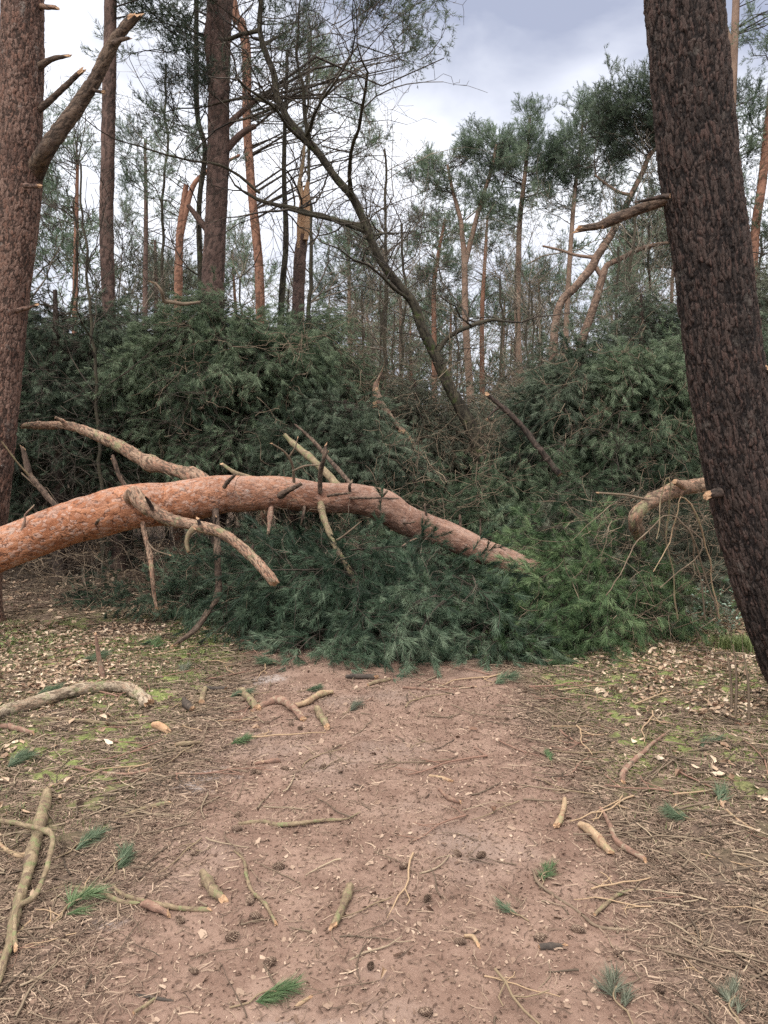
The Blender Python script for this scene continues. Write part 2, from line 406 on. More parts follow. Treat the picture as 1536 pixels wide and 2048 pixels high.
M_STICKG = twigmat("stick_lichen_green", [(.2, (.10, .075, .05, 1)), (.5, (.22, .165, .105, 1)), (.85, (.42, .34, .22, 1))], 35, .8, .8, (.185, .19, .095, 1), (.11, .072, .055, 1))
M_STICKR = twigmat("stick_red_bark", [(.2, (.12, .075, .055, 1)), (.5, (.23, .135, .10, 1)), (.85, (.40, .27, .20, 1))], 35, .8, .8, (.30, .24, .17, 1), (.10, .07, .055, 1))
M_STICKP = twigmat("stick_pale_bark", [(.2, (.18, .12, .08, 1)), (.5, (.37, .26, .165, 1)), (.85, (.55, .43, .29, 1))], 25, .6, .8, (.28, .25, .14, 1), (.24, .13, .085, 1))
M_STICKD = twigmat("stick_dark_rotten", [(.2, (.03, .025, .022, 1)), (.5, (.065, .052, .044, 1)), (.85, (.16, .12, .09, 1))], 25, .6, .8, (.13, .10, .08, 1))
M_NBLUE = needle("needles_blue_green", [(.1, (.026, .048, .030, 1)), (.5, (.078, .128, .080, 1)), (.9, (.20, .265, .18, 1))])
M_NMID = needle("needles_mid_green", [(.1, (.036, .058, .034, 1)), (.5, (.100, .148, .088, 1)), (.9, (.23, .29, .185, 1))])
M_NYEL = needle("needles_yellow_green", [(.1, (.040, .074, .034, 1)), (.5, (.105, .172, .078, 1)), (.9, (.22, .30, .15, 1))])
M_NGREY = needle("needles_grey_green", [(.1, (.062, .070, .050, 1)), (.5, (.135, .150, .108, 1)), (.9, (.23, .245, .18, 1))])
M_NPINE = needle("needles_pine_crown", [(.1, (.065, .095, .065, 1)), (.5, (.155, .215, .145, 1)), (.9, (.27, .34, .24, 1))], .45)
M_NDARK = needle("needles_dark", [(.1, (.028, .042, .029, 1)), (.5, (.082, .116, .076, 1)), (.9, (.19, .235, .165, 1))])
M_LEAF = twigmat("dead_leaf", [(.1, (.16, .09, .06, 1)), (.45, (.36, .25, .17, 1)), (.9, (.62, .50, .38, 1))], 40, .2, .6)
M_STRAW = twigmat("dry_needle", [(.05, (.055, .037, .028, 1)), (.5, (.195, .135, .100, 1)), (.98, (.50, .38, .28, 1))], 10, .1)
M_CHIP = twigmat("bark_chip", [(.1, (.09, .055, .04, 1)), (.55, (.23, .155, .115, 1)), (1, (.44, .33, .25, 1))], 40, .2)
M_GRASS = needle("grass_blade", [(.1, (.055, .085, .03, 1)), (.5, (.13, .175, .06, 1)), (.9, (.27, .29, .13, 1))], .2)
M_CONE = twigmat("cone_scale", [(.1, (.035, .022, .018, 1)), (.5, (.13, .085, .062, 1)), (.9, (.32, .235, .175, 1))], 60)
M_IVY = needle("ivy_leaf", [(.1, (.04, .08, .035, 1)), (.5, (.10, .17, .10, 1)), (.9, (.30, .40, .33, 1))], .1, .35, .5)

# ------------------------------------------------------------------ foliage templates
def rotz(v, a):
    c, s = np.cos(a), np.sin(a); return np.stack([v[..., 0] * c - v[..., 1] * s, v[..., 0] * s + v[..., 1] * c, v[..., 2]], -1)
def needles_at(P0, D, n, ln, wd, spread, droop, R, along=.12):
    """n needles for each shoot (P0,D)"""
    k = len(P0); D = D / np.linalg.norm(D, axis=1)[:, None]
    Pn = np.repeat(P0, n, 0); Dn = np.repeat(D, n, 0)
    t = R.random(k * n)
    rv = R.normal(size=(k * n, 3)); rv -= Dn * (rv * Dn).sum(1)[:, None]; rv /= np.linalg.norm(rv, axis=1)[:, None]
    ang = spread * (.45 + .75 * R.random(k * n)) * (1.15 - .6 * t)
    dr = Dn * np.cos(ang)[:, None] + rv * np.sin(ang)[:, None]
    st = Pn + Dn * (t * along)[:, None]
    L = ln * (.7 + .5 * R.random(k * n))
    en = st + dr * L[:, None]; en[:, 2] -= droop * L * (.5 + R.random(k * n))
    sv = np.cross(en - st, R.normal(size=(k * n, 3))); sv /= np.linalg.norm(sv, axis=1)[:, None] + 1e-9
    w_ = wd * .5
    bend = sv * w_
    return np.stack([st - bend, st + bend, en], 1)   # one blade per needle
def bough_soft(seed, ln=.085, wd=.0045, n=40, step=.105):
    """drooping spray of a soft-needled pine, 1 m long along +X: every shoot ends in a dense brush of long needles"""
    R = np.random.default_rng(seed); S = []; D = []; TW = []
    def axis(t): return np.array([t, .05 * sin(3 * t + seed), .22 * t - .42 * t * t])
    def tan(t): return np.array([1, .15 * cos(3 * t + seed), .22 - .84 * t])
    for t in np.arange(0, 1, .1): TW.append((axis(t), axis(t + .1), .008 * (1.05 - t), .008 * (1.0 - t) + .001))
    for t in (.6, .72, .84, .95): S.append(axis(t)); D.append(tan(t) + R.normal(size=3) * .25)
    side = 1
    for t in np.arange(.10, .97, step * .62):
        side = -side; L = (.14 + .36 * sin(min(1, t * 1.35 + .15) * pi * .85)) * (.7 + .6 * R.random())
        d = tan(t); a = side * radians(36 + 30 * R.random()); d = rotz(d / np.linalg.norm(d), a); d[2] += R.normal() * .22
        p = axis(t); k = max(1, int(L / step)); q = p.copy(); dd = d.copy()
        for j in range(k):
            dd = dd + np.array([0, 0, -.12]) + R.normal(size=3) * .22; dd /= np.linalg.norm(dd)
            q2 = q + dd * L / k; TW.append((q, q2, .003, .0022))
            if j >= k * .25:
                S.append(q2 - dd * .03); D.append(dd + R.normal(size=3) * .15)
                if R.random() < .5: S.append(q2 - dd * .02); D.append(rotz(dd, R.choice([-1, 1]) * .75) + np.array([0, 0, -.12 + .3 * R.normal()]))
            q = q2
    S = np.array(S); D = np.array(D)
    V = needles_at(S, D, n, ln, wd, .72, .22, R, ln * 1.1)
    tw = [np.array([a[i] for a in TW]) for i in range(4)]
    tt = np.repeat(.52 + .19 * R.normal(size=len(S)), n) + .07 * R.normal(size=len(S) * n)
    return V, np.clip(tt, 0, 1), tw
def bough_scots(seed, ln=.07, wd=.009, n=12, dense=1.0):
    """crooked limb end with upturned tufts, 1 m"""
    R = np.random.default_rng(seed); S = []; D = []; TW = []
    def grow(p, d, L, r, lv):
        k = 4 if lv == 0 else 3
        for j in range(k):
            d = d + R.normal(size=3) * .20 + np.array([0, 0, .05]); d /= np.linalg.norm(d)
            p2 = p + d * L / k; TW.append((p, p2, r * (1 - j / k * .5), r * (1 - (j + 1) / k * .5)))
            if lv < 2 and (j >= 1 or lv):
                for _ in range(2 if R.random() < .7 * dense else 1):
                    dd = d + R.normal(size=3) * .75; dd[2] += .3; dd /= np.linalg.norm(dd)
                    grow(p2, dd, L * (.50 if lv == 0 else .5), r * .5, lv + 1)
            if lv >= 1 or j >= 2:
                S.append(p2); D.append(d + np.array([0, 0, .35]) + R.normal(size=3) * .25)
            p = p2
    grow(np.zeros(3), np.array([1, 0, .15]), .85, .012, 0)
    S = np.array(S); D = np.array(D)
    V = needles_at(S, D, n, ln, wd, 1.0, .0, R, .09)
    tw = [np.array([a[i] for a in TW]) for i in range(4)]
    tt = np.repeat(np.clip(.5 + .16 * R.normal(size=len(S)), 0, 1), n)
    return V, tt, tw
T_SOFT = [bough_soft(s, .090, .0050, 50, .12) for s in range(5)]
T_SOFTM = [bough_soft(s + 10, .085, .0075, 22, .12) for s in range(5)]
T_SCOT = [bough_scots(s + 30, .09, .011, 9) for s in range(6)]
T_SCOTN = [bough_scots(s + 40, .07, .007, 14) for s in range(5)]
def place(g, temps, base, yaw, pitch, roll, scale, R, tint=None, mn=0, mt=1, tw=True):
    base = np.asarray(base); n = len(base); which = R.integers(0, len(temps), n)
    for k, (V, tt, TW) in enumerate(temps):
        ix = np.nonzero(which == k)[0]
        if len(ix) == 0: continue
        def xf(X, i):    # X (m,3) -> for all i
            cr, sr = np.cos(roll[i]), np.sin(roll[i]); cp, sp = np.cos(pitch[i]), np.sin(pitch[i]); cy, sy = np.cos(yaw[i]), np.sin(yaw[i])
            x, y, z = X[None, :, 0], X[None, :, 1], X[None, :, 2]
            y1 = y * cr[:, None] - z * sr[:, None]; z1 = y * sr[:, None] + z * cr[:, None]
            x2 = x * cp[:, None] - z1 * sp[:, None]; z2 = x * sp[:, None] + z1 * cp[:, None]
            x3 = x2 * cy[:, None] - y1 * sy[:, None]; y3 = x2 * sy[:, None] + y1 * cy[:, None]
            return np.stack([x3, y3, z2], 2) * scale[i][:, None, None] + base[i][:, None, :]
        W = xf(V.reshape(-1, 3), ix).reshape(-1, 3); nq = len(W) // 3
        q = np.arange(nq * 3).reshape(-1, 3)
        off = R.normal(size=len(ix)) * .13 if tint is None else tint[ix]
        t = np.repeat((tt[None, :] + off[:, None]).ravel(), 3)
        g.add(W, q, mn, np.clip(t, 0, 1), smooth=False)
        if tw:
            A = xf(TW[0], ix).reshape(-1, 3); B = xf(TW[1], ix).reshape(-1, 3)
            ra = (TW[2][None] * scale[ix][:, None]).ravel(); rb = (TW[3][None] * scale[ix][:, None]).ravel()
            frusta(g, A, B, ra, rb, 3, mt, .45)

def polyY(pts, Y, dY=0.0):
    """pixel path [(px,py,width_px[,Y])] -> world points + radii"""
    pp, rr = [], []
    for i, q in enumerate(pts):
        y = q[3] if len(q) > 3 else Y + dY * i / (len(pts) - 1)
        pp.append(P(q[0], q[1], y)); rr.append(q[2] / 2 / F * y)
    return np.array(pp), np.array(rr)
def to_ground(pts, rad, lean=None, flare=1.25):
    p = pts[-1].copy(); d = pts[-1] - pts[-2]; d = d / max(1e-3, abs(d[2]))
    gz = float(H(p[0], p[1])[0]); k = max(0.05, p[2] - gz)
    q = p + np.array([d[0] * min(k, 3) * .5, d[1] * min(k, 3) * .3, -k - .15]); q[2] = float(H(q[0], q[1])[0]) - .12
    return np.vstack([pts, (p + q) / 2 * np.array([1, 1, 1]), q]), np.concatenate([rad, [rad[-1] * 1.06, rad[-1] * flare]])
def foliage_tree(name, label, cat, trunks, Y, blobs, temps, mats, sc_rng=(.7, 1.1), limb_p=.3, group=None, droop=(-.35, .1), sides=10, amp=0, bsc=.06, seed=1, tintoff=0.0, crown_name='crown', flat=False, ground=True, shell=.55, limb_mat=None, yscale=1.0):
    """mats = (trunk bark, needle, twig). trunks: list of pixel polylines, first = main stem, top first -> bottom last"""
    R = np.random.default_rng(seed * 77 + 5)
    allp = []
    tp, tr = polyY(trunks[0], Y)
    if ground: tp, tr = to_ground(tp, tr)
    base = tp[-1]; root = empty(name, base, label, cat, group)
    g = Geo(); p, r = tube(g, tp, tr, sides, .12 if amp == 0 else .03, amp=amp, sc_=bsc, seed=seed, wob=.08); allp.append(p)
    g.build('trunk', mats[0], root, base)
    for t in trunks[1:]:
        tp, tr = polyY(t, Y); g = Geo(); p, r = tube(g, tp, tr, max(6, sides - 2), .12, seed=seed + 3); allp.append(p)
        g.build('limb', limb_mat or mats[0], root, base)
    if not blobs: return root
    ap = np.vstack(allp)
    g = Geo(); B = []; YW = []; LA = []; LB = []; LR = []; TI = []
    for b in blobs:
        px, py, rx, ry, n = b[:5]; yo = b[5] if len(b) > 5 else 0
        c = P(px, py, Y + yo); ax = rx / F * Y; az = ry / F * Y
        u = R.normal(size=(n, 3)); u /= np.linalg.norm(u, axis=1)[:, None]
        rad = (shell + (1 - shell) * R.random(n)) ** 1.0 * np.where(R.random(n) < .25, R.random(n), 1)
        q = c + u * rad[:, None] * np.array([ax, ax * yscale, az])
        ncl = min(n, max(3, n // 9)); qc = q[:ncl].copy(); cl = R.integers(0, ncl, n); csz = min(.30, .42 * min(ax, az)) * sc_rng[1]
        q = qc[cl] + R.normal(size=(n, 3)) * csz * (np.array([1.5, 1.5, .40]) if flat else np.array([1, 1, .55])); cy_ = R.normal(size=ncl) * .5; ct_ = R.normal(size=ncl) * .22
        TI.append(ct_[cl] + R.normal(size=n) * .07)
        gz = H(q[:, 0], q[:, 1]); q[:, 2] = np.maximum(q[:, 2], gz + .12)
        for i in range(n):
            # attachment towards the stem
            j = np.argmin(((ap[:, :2] - q[i, :2]) ** 2).sum(1) + (ap[:, 2] - q[i, 2] + .35 * np.hypot(*(ap[:, :2] - q[i, :2]).T)) ** 2)
            o = ap[j]; d = q[i] - o; yaw = math.atan2(d[1], d[0]) + cy_[cl[i]] + R.normal() * .3
            B.append(q[i]); YW.append(yaw)
            if R.random() < limb_p: LA.append(o); LB.append(q[i]); LR.append(np.linalg.norm(d))
    B = np.array(B); YW = np.array(YW); n = len(B)
    s = R.uniform(*sc_rng, n); pit = R.uniform(droop[0], droop[1], n)
    # pull start back so that the spray is centred on the sample point
    B = B - np.stack([np.cos(YW), np.sin(YW), 0 * YW], 1) * (s * .45)[:, None]
    place(g, temps, B, YW, pit, R.normal(size=n) * .55, s, R, np.clip(np.concatenate(TI) + tintoff, -.5, .5))
    if LA:
        A = np.array(LA); Bb = np.array(LB); r0 = .006 + .007 * np.array(LR)
        m1 = A + (Bb - A) * .35 + R.normal(size=A.shape) * .05 * np.array(LR)[:, None]; m2 = A + (Bb - A) * .7 + R.normal(size=A.shape) * .05 * np.array(LR)[:, None]
        m1[:, 2] += .05 * np.array(LR); m2[:, 2] += .03 * np.array(LR)
        frusta(g, A, m1, r0, r0 * .75, 4, 1); frusta(g, m1, m2, r0 * .75, r0 * .5, 4, 1); frusta(g, m2, Bb, r0 * .5, r0 * .3, 4, 1)
    g.build(crown_name, [mats[1], mats[2]], root, base)
    return root

# ------------------------------------------------------------------ bare branching
def grow(segs, p, d, L, r, lv, R, up=.08, wig=.22, nch=(3, 5), spread=.8, maxlv=4, shrink=.62, rmin=.0025):
    k = 5 if lv < 2 else 3
    for j in range(k):
        d = d + R.normal(size=3) * wig; d[2] += up; d = d / np.linalg.norm(d)
        p2 = p + d * L / k; ra = max(rmin, r * (1 - .6 * j / k)); rb = max(rmin * .8, r * (1 - .6 * (j + 1) / k))
        segs.append((p, p2, ra, rb)); p = p2
        if lv < maxlv and (j > 0 or lv > 0):
            nn = R.integers(nch[0], nch[1] + 1) / k
            for _ in range(int(nn) + (R.random() < nn % 1)):
                v = R.normal(size=3); v -= d * np.dot(v, d); v /= np.linalg.norm(v)
                dd = d * cos(spread) + v * sin(spread)
                grow(segs, p, dd, L * shrink * (.6 + .6 * R.random()), rb * .62, lv + 1, R, up, wig * 1.05, nch, spread, maxlv, shrink, rmin)
def segs_to(g, segs, m=0, R=rng, k=3):
    if not segs: return
    A = np.array([s[0] for s in segs]); B = np.array([s[1] for s in segs]); ra = np.array([s[2] for s in segs]); rb = np.array([s[3] for s in segs])
    frusta(g, A, B, ra, rb, k, m, np.clip(.45 + .15 * R.normal(size=len(A)), 0, 1))
#@@STRUCTURE
# ------------------------------------------------------------------ ground
def axis_grid(lo, hi, fine, far):
    a = [0.0]
    xs = list(np.arange(lo, hi + 1e-6, fine)); s = fine
    while xs[-1] < far: s *= 1.09; xs.append(xs[-1] + s)
    s = fine; L = []
    v = lo
    while v > -far: s *= 1.09; v -= s; L.append(v)
    return np.array(L[::-1] + xs)
def ground():
    xs = axis_grid(-4.6, 4.6, .028, 420); ys = axis_grid(1.4, 9.5, .028, 420)
    X, Y = np.meshgrid(xs, ys); n, m = X.shape
    Z = H(X.ravel(), Y.ravel())
    q = np.stack([X.ravel(), Y.ravel(), 0 * Z], 1)
    nearf = sstep(14, 9, np.hypot(q[:, 0], q[:, 1] - 4))
    d = np.abs(q[:, 0] - path_c(q[:, 1])); side = sstep(.75, 1.5, d)
    Z = Z + nearf * ((fbm(q * 11, 3, 21) - .5) * (.012 + .03 * side) + (fbm(q * 34, 2, 23) - .5) * (.004 + .012 * side))
    V = np.stack([X.ravel(), Y.ravel(), Z], 1)
    i = np.arange(n - 1)[:, None] * m; j = np.arange(m - 1)[None]
    Fq = np.stack([i + j, i + j + 1, i + m + j + 1, i + m + j], 2).reshape(-1, 4)
    g = Geo(); g.add(V, Fq)
    M = Mat("forest_floor"); pos = M.pos(); s = M.sep(pos)
    big = M.noise(pos, .9, 4); med = M.noise(pos, 4.5, 5, .6); fin = M.noise(pos, 45, 5, .7); vf = M.noise(pos, 190, 3, .7)
    dist = M.math('ABSOLUTE', M.math('ADD', s[0], .06))
    dd = M.math('ADD', dist, M.math('ADD', M.math('MULTIPLY', M.math('SUBTRACT', big, .5), .9), M.math('MULTIPLY', M.math('SUBTRACT', med, .5), .7)))
    path = M.mr(dd, 1.25, .82)
    soil = M.mix(M.mr(med, .35, .68), (.175, .112, .087, 1), (.268, .182, .144, 1))
    soil = M.mix(M.math('MULTIPLY', M.mr(big, .48, .66), .5), soil, (.29, .23, .20, 1))
    soil = M.mix(M.math('MULTIPLY', M.mr(fin, .50, .30), .5), soil, (.13, .08, .06, 1))
    soil = M.mix(M.math('MULTIPLY', M.mr(vf, .56, .70), .45), soil, (.42, .32, .26, 1))
    wet = M.math('MULTIPLY', M.mr(M.noise(M.mapv(pos, (1, 1, 1), (5.2, 0, 0)), 1.7, 4), .60, .68), M.mr(s[0], .1, -.4))
    soil = M.mix(M.math('MULTIPLY', wet, .65), soil, (.37, .33, .315, 1))
    duff = M.mix(M.mr(fin, .32, .66), (.038, .027, .022, 1), (.15, .105, .080, 1))  # brown duff; its darkest tone also stands in for shade in litter gaps
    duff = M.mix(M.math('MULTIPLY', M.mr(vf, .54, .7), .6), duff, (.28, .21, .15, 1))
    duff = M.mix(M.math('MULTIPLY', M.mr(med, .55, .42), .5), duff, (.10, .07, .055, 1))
    mossn = M.noise(M.mapv(pos, (1, 1, 1), (2.0, 7.0, 0)), 1.25, 5, .65)
    mband = M.math('MULTIPLY', M.mr(s[1], 2.8, 4.2), M.mr(s[1], 8.5, 6.8))
    def near(c, r):
        d_ = M.N.new('ShaderNodeVectorMath'); d_.operation = 'DISTANCE'; M.L.new(pos, d_.inputs[0]); d_.inputs[1].default_value = c; return M.mr(d_.outputs['Value'], r, r * .3)
    mossn = M.math('ADD', mossn, M.math('MULTIPLY', M.math('ADD', near((-1.85, 6.1, 0), 1.3), near((1.9, 5.8, 0), 1.2)), .10))
    moss = M.math('MULTIPLY', M.mr(mossn, .40, .52), M.math('MULTIPLY', mband, M.mr(dist, .95, 1.5)))
    mc = M.mix(M.mr(fin, .35, .65), (.11, .14, .042, 1), (.25, .29, .10, 1))
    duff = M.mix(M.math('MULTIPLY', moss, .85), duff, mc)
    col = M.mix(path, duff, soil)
    hgt = M.math('ADD', M.math('MULTIPLY', fin, .7), M.math('MULTIPLY', vf, .35))
    M.fin(col, .9, .15, M.bump(hgt, .8, .012))
    tag(g.build('ground', M.m), kind='structure')
ground()
def side_of(x, y): return np.abs(x - path_c(y))

# ------------------------------------------------------------------ litter
R1 = np.random.default_rng(5)
def scatter(n, xr, yr, dens):
    x = R1.uniform(*xr, n * 4); y = R1.uniform(*yr, n * 4)
    k = R1.random(n * 4) < dens(x, y); return x[k][:n], y[k][:n]
def depth_w(y): return np.clip(1.3 - y / 10, .25, 1)
def ribbons(g, x, y, L, wd, tint, lift=.006, bend=.3, tilt=.12, up=None):
    n = len(x); a = R1.random(n) * 2 * pi; d = np.stack([np.cos(a), np.sin(a)], 1); pr = np.stack([-d[:, 1], d[:, 0]], 1)
    z = H(x, y) + lift + (up if up is not None else 0)
    c = np.stack([x, y], 1); b = (R1.random(n) - .5)[:, None] * bend * L[:, None]
    tl = R1.normal(size=n) * tilt * L
    pts = []
    for t in (-.5, 0, .5):
        xy = c + d * (t * L)[:, None] + pr * (b if t == 0 else 0); pts.append(np.column_stack([xy, z + tl * t + (.12 * L * np.abs(tilt) if t == 0 else 0)]))
    o = np.column_stack([pr * wd[:, None] * .5, R1.normal(size=n) * wd * .3])
    V = np.stack([pts[0] - o, pts[0] + o, pts[1] - o, pts[1] + o, pts[2] - o * .6, pts[2] + o * .6], 1).reshape(-1, 3)
    i = np.arange(n)[:, None] * 6
    Fq = (i[:, :, None] + np.array([[0, 1, 3, 2], [2, 3, 5, 4]])[None]).reshape(-1, 4)
    g.add(V, Fq, 0, np.repeat(np.clip(tint, 0, 1), 6), smooth=False)
def needle_litter():
    g = Geo()
    def dens(x, y): return (.05 + .95 * sstep(.7, 1.15, side_of(x, y) + .5 * (fbm(np.stack([x * 1.3, y * 1.3, 0 * x], 1), 3, 71) - .5)))
    for n, yr, xr, wd in ((62000, (1.7, 3.6), (-2.4, 2.4), .0022), (62000, (3.6, 6.2), (-3.6, 3.6), .0035), (26000, (6.2, 10), (-6, 6), .006)):
        x, y = scatter(n, xr, yr, dens)
        k = len(x); L = R1.uniform(.025, .075, k); t = R1.normal(.45, .2, k)
        ribbons(g, x, y, L, wd * R1.uniform(.7, 1.4, k), t)
    tag(g.build('needle_litter', M_STRAW), kind='stuff')
def chip_litter():
    g = Geo()
    def dens(x, y): return .65 + 0 * x
    x, y = scatter(11000, (-3.6, 3.6), (1.7, 7.2), dens); n = len(x)
    L = R1.uniform(.006, .022, n) * np.where(R1.random(n) < .06, 1.8, 1); ribbons(g, x, y, L, L * R1.uniform(.3, .8, n), R1.normal(.55, .25, n), .005, .3, .35)
    x, y = scatter(60000, (-2.6, 2.6), (1.8, 5.6), lambda x, y: .9 + 0 * x); n = len(x)
    L = R1.uniform(.003, .012, n); ribbons(g, x, y, L, L * R1.uniform(.2, .8, n), R1.normal(.42, .3, n), .004, .3, .5)
    tag(g.build('bark_chips', M_CHIP), kind='stuff')
LEAF = np.array([[0, 0, 0], [.25, .16, .02], [.25, -.16, .02], [.55, .25, .05], [.55, -.25, .05], [.8, .15, .03], [.8, -.15, .03], [1, 0, 0], [.25, 0, -.02], [.55, 0, -.02], [.8, 0, -.02]])
LEAF_F3 = [[0, 8, 1], [0, 2, 8], [7, 5, 10], [7, 10, 6]]; LEAF_F4 = [[8, 9, 3, 1], [2, 4, 9, 8], [9, 10, 5, 3], [4, 6, 10, 9]]
def leaves(g, pos, size, yaw, pit, rol, tint, curl=None, R=R1):
    n = len(pos); V = np.broadcast_to(LEAF, (n, 11, 3)).copy()
    V[:, :, 1] *= R.uniform(.75, 1.25, n)[:, None]
    cu = (R.uniform(-.5, .9, n) if curl is None else curl)
    V[:, :, 2] += cu[:, None] * (V[:, :, 0] - .5) ** 2 + np.abs(V[:, :, 1]) * R.uniform(-.3, 1.2, n)[:, None]
    V[:, :, 1] += .08 * R.normal(size=(n, 11)); V[:, :, 0] += .05 * R.normal(size=(n, 11))
    V[:, :, 0] -= .5
    cr, sr = np.cos(rol)[:, None], np.sin(rol)[:, None]; x, y, z = V[:, :, 0], V[:, :, 1], V[:, :, 2]
    y, z = y * cr - z * sr, y * sr + z * cr
    cp, sp = np.cos(pit)[:, None], np.sin(pit)[:, None]; x, z = x * cp - z * sp, x * sp + z * cp
    cy, sy = np.cos(yaw)[:, None], np.sin(yaw)[:, None]; x, y = x * cy - y * sy, x * sy + y * cy
    W = (np.stack([x, y, z], 2) * size[:, None, None] + pos[:, None, :]).reshape(-1, 3)
    i = np.arange(n)[:, None, None] * 11
    g.add(W, (i + np.array(LEAF_F4)[None]).reshape(-1, 4), 0, np.repeat(np.clip(tint, 0, 1), 11), smooth=False)
    g.addF((i + np.array(LEAF_F3)[None]).reshape(-1, 3) - 11 * n, 0, smooth=False)
def leaf_litter():
    g = Geo()
    def dens(x, y):
        s = sstep(1.25, 2.0, side_of(x, y) + .8 * (fbm(np.stack([x, y, 0 * x], 1), 3, 61) - .5))
        return s * (.18 + .82 * sstep(4.2, 5.4, y)) + .0015
    for n, xr, yr, sz in ((15000, (-4.6, 4.6), (1.8, 7.4), .042), (8000, (-9, 9), (7.0, 15), .055)):
        x, y = scatter(n, xr, yr, dens); k = len(x)
        z = H(x, y) + R1.uniform(.004, .022, k)
        leaves(g, np.stack([x, y, z], 1), sz * R1.uniform(.35, 1.5, k) * (.5 + fbm(np.stack([x * 2.5, y * 2.5, 0 * x], 1), 2, 91)), R1.random(k) * 6.3, R1.normal(size=k) * .3, R1.normal(size=k) * .35, R1.normal(.5, .22, k))
    tag(g.build('leaf_litter', M_LEAF), kind='stuff')
def moss_grass():
    g = Geo()
    def dens(x, y):
        m = fbm(np.stack([x * 1.25 + 2.0, y * 1.25 + 7.0, 0 * x], 1), 4, 33)
        m = m + .10 * (np.exp(-((x + 1.85) ** 2 + (y - 6.1) ** 2) / .8) + np.exp(-((x - 1.9) ** 2 + (y - 5.8) ** 2) / .7))
        return sstep(.38, .50, m) * sstep(2.8, 4.2, y) * sstep(9, 7, y) * sstep(1.0, 1.6, side_of(x, y))
    x, y = scatter(60000, (-4.5, 4.8), (2.8, 8.5), dens); n = len(x)
    z = H(x, y); L = R1.uniform(.012, .045, n); w_ = .003 + .0007 * y
    a = R1.random(n) * 6.28; lean = R1.uniform(.2, 1.1, n)
    d = np.stack([np.cos(a) * np.sin(lean), np.sin(a) * np.sin(lean), np.cos(lean)], 1)
    s = np.stack([-np.sin(a), np.cos(a), 0 * a], 1) * w_[:, None] * .5
    p = np.stack([x, y, z], 1)
    V = np.stack([p - s, p + s, p + d * L[:, None]], 1).reshape(-1, 3)
    g.add(V, np.arange(3 * n).reshape(-1, 3), 0, np.repeat(np.clip(R1.normal(.5, .2, n), 0, 1), 3), smooth=False)
    tag(g.build('moss_and_grass', M_GRASS), kind='stuff')
def twig_poly(L, r, R, bend=.25, fork=True):
    """curved thin twig along X lying on z=0, as frusta"""
    A = []; p = np.array([-L / 2, 0, r]); a = R.normal() * .3; k = 7
    for j in range(k):
        a += R.normal() * bend; q = p + np.array([cos(a), sin(a), R.normal() * .06]) * L / k; q[2] = max(r, q[2]); A.append((p, q, r * (1 - .5 * j / k), r * (1 - .5 * (j + 1) / k)))
        if fork and R.random() < .22:
            b = a + R.choice([-1, 1]) * (.6 + .5 * R.random()); s = p.copy()
            for i in range(3):
                b += R.normal() * .3; t = s + np.array([cos(b), sin(b), .12 * R.random()]) * L * .09; A.append((s, t, r * .55, r * .4)); s = t
        p = q
    return A
def twig_litter():
    g = Geo(); A = []; B = []; ra = []; rb = []; T = []
    prot = [twig_poly(1, .012, np.random.default_rng(200 + i), .15, i % 3 == 0) for i in range(24)]
    def dens(x, y): return (.05 + .95 * sstep(.75, 1.3, side_of(x, y)))
    for n, xr, yr, lo, hi, rr in ((5600, (-3.3, 3.3), (1.7, 5.5), .05, .30, .0024), (4600, (-6, 6), (5.5, 11), .10, .5, .0036)):
        x, y = scatter(n, xr, yr, dens); z = H(x, y)
        for i in range(len(x)):
            L = R1.uniform(lo, hi); a = R1.random() * 6.28; c, s = cos(a), sin(a); tt = R1.normal(.45, .2); kr = rr * R1.uniform(.6, 2.1)
            tz = R1.normal() * .06
            for (p, q, r0, r1) in prot[R1.integers(24)]:
                A.append((x[i] + L * (p[0] * c - p[1] * s), y[i] + L * (p[0] * s + p[1] * c), z[i] + .006 + L * p[2] * .5 + p[0] * L * tz))
                B.append((x[i] + L * (q[0] * c - q[1] * s), y[i] + L * (q[0] * s + q[1] * c), z[i] + .006 + L * q[2] * .5 + q[0] * L * tz))
                ra.append(r0 / .012 * kr); rb.append(r1 / .012 * kr); T.append(tt)
    frusta(g, A, B, np.array(ra), np.array(rb), 4, 0, np.clip(T, 0, 1))
    tag(g.build('twig_litter', M_TWIG), kind='stuff')
needle_litter(); chip_litter(); leaf_litter(); moss_grass(); twig_litter()

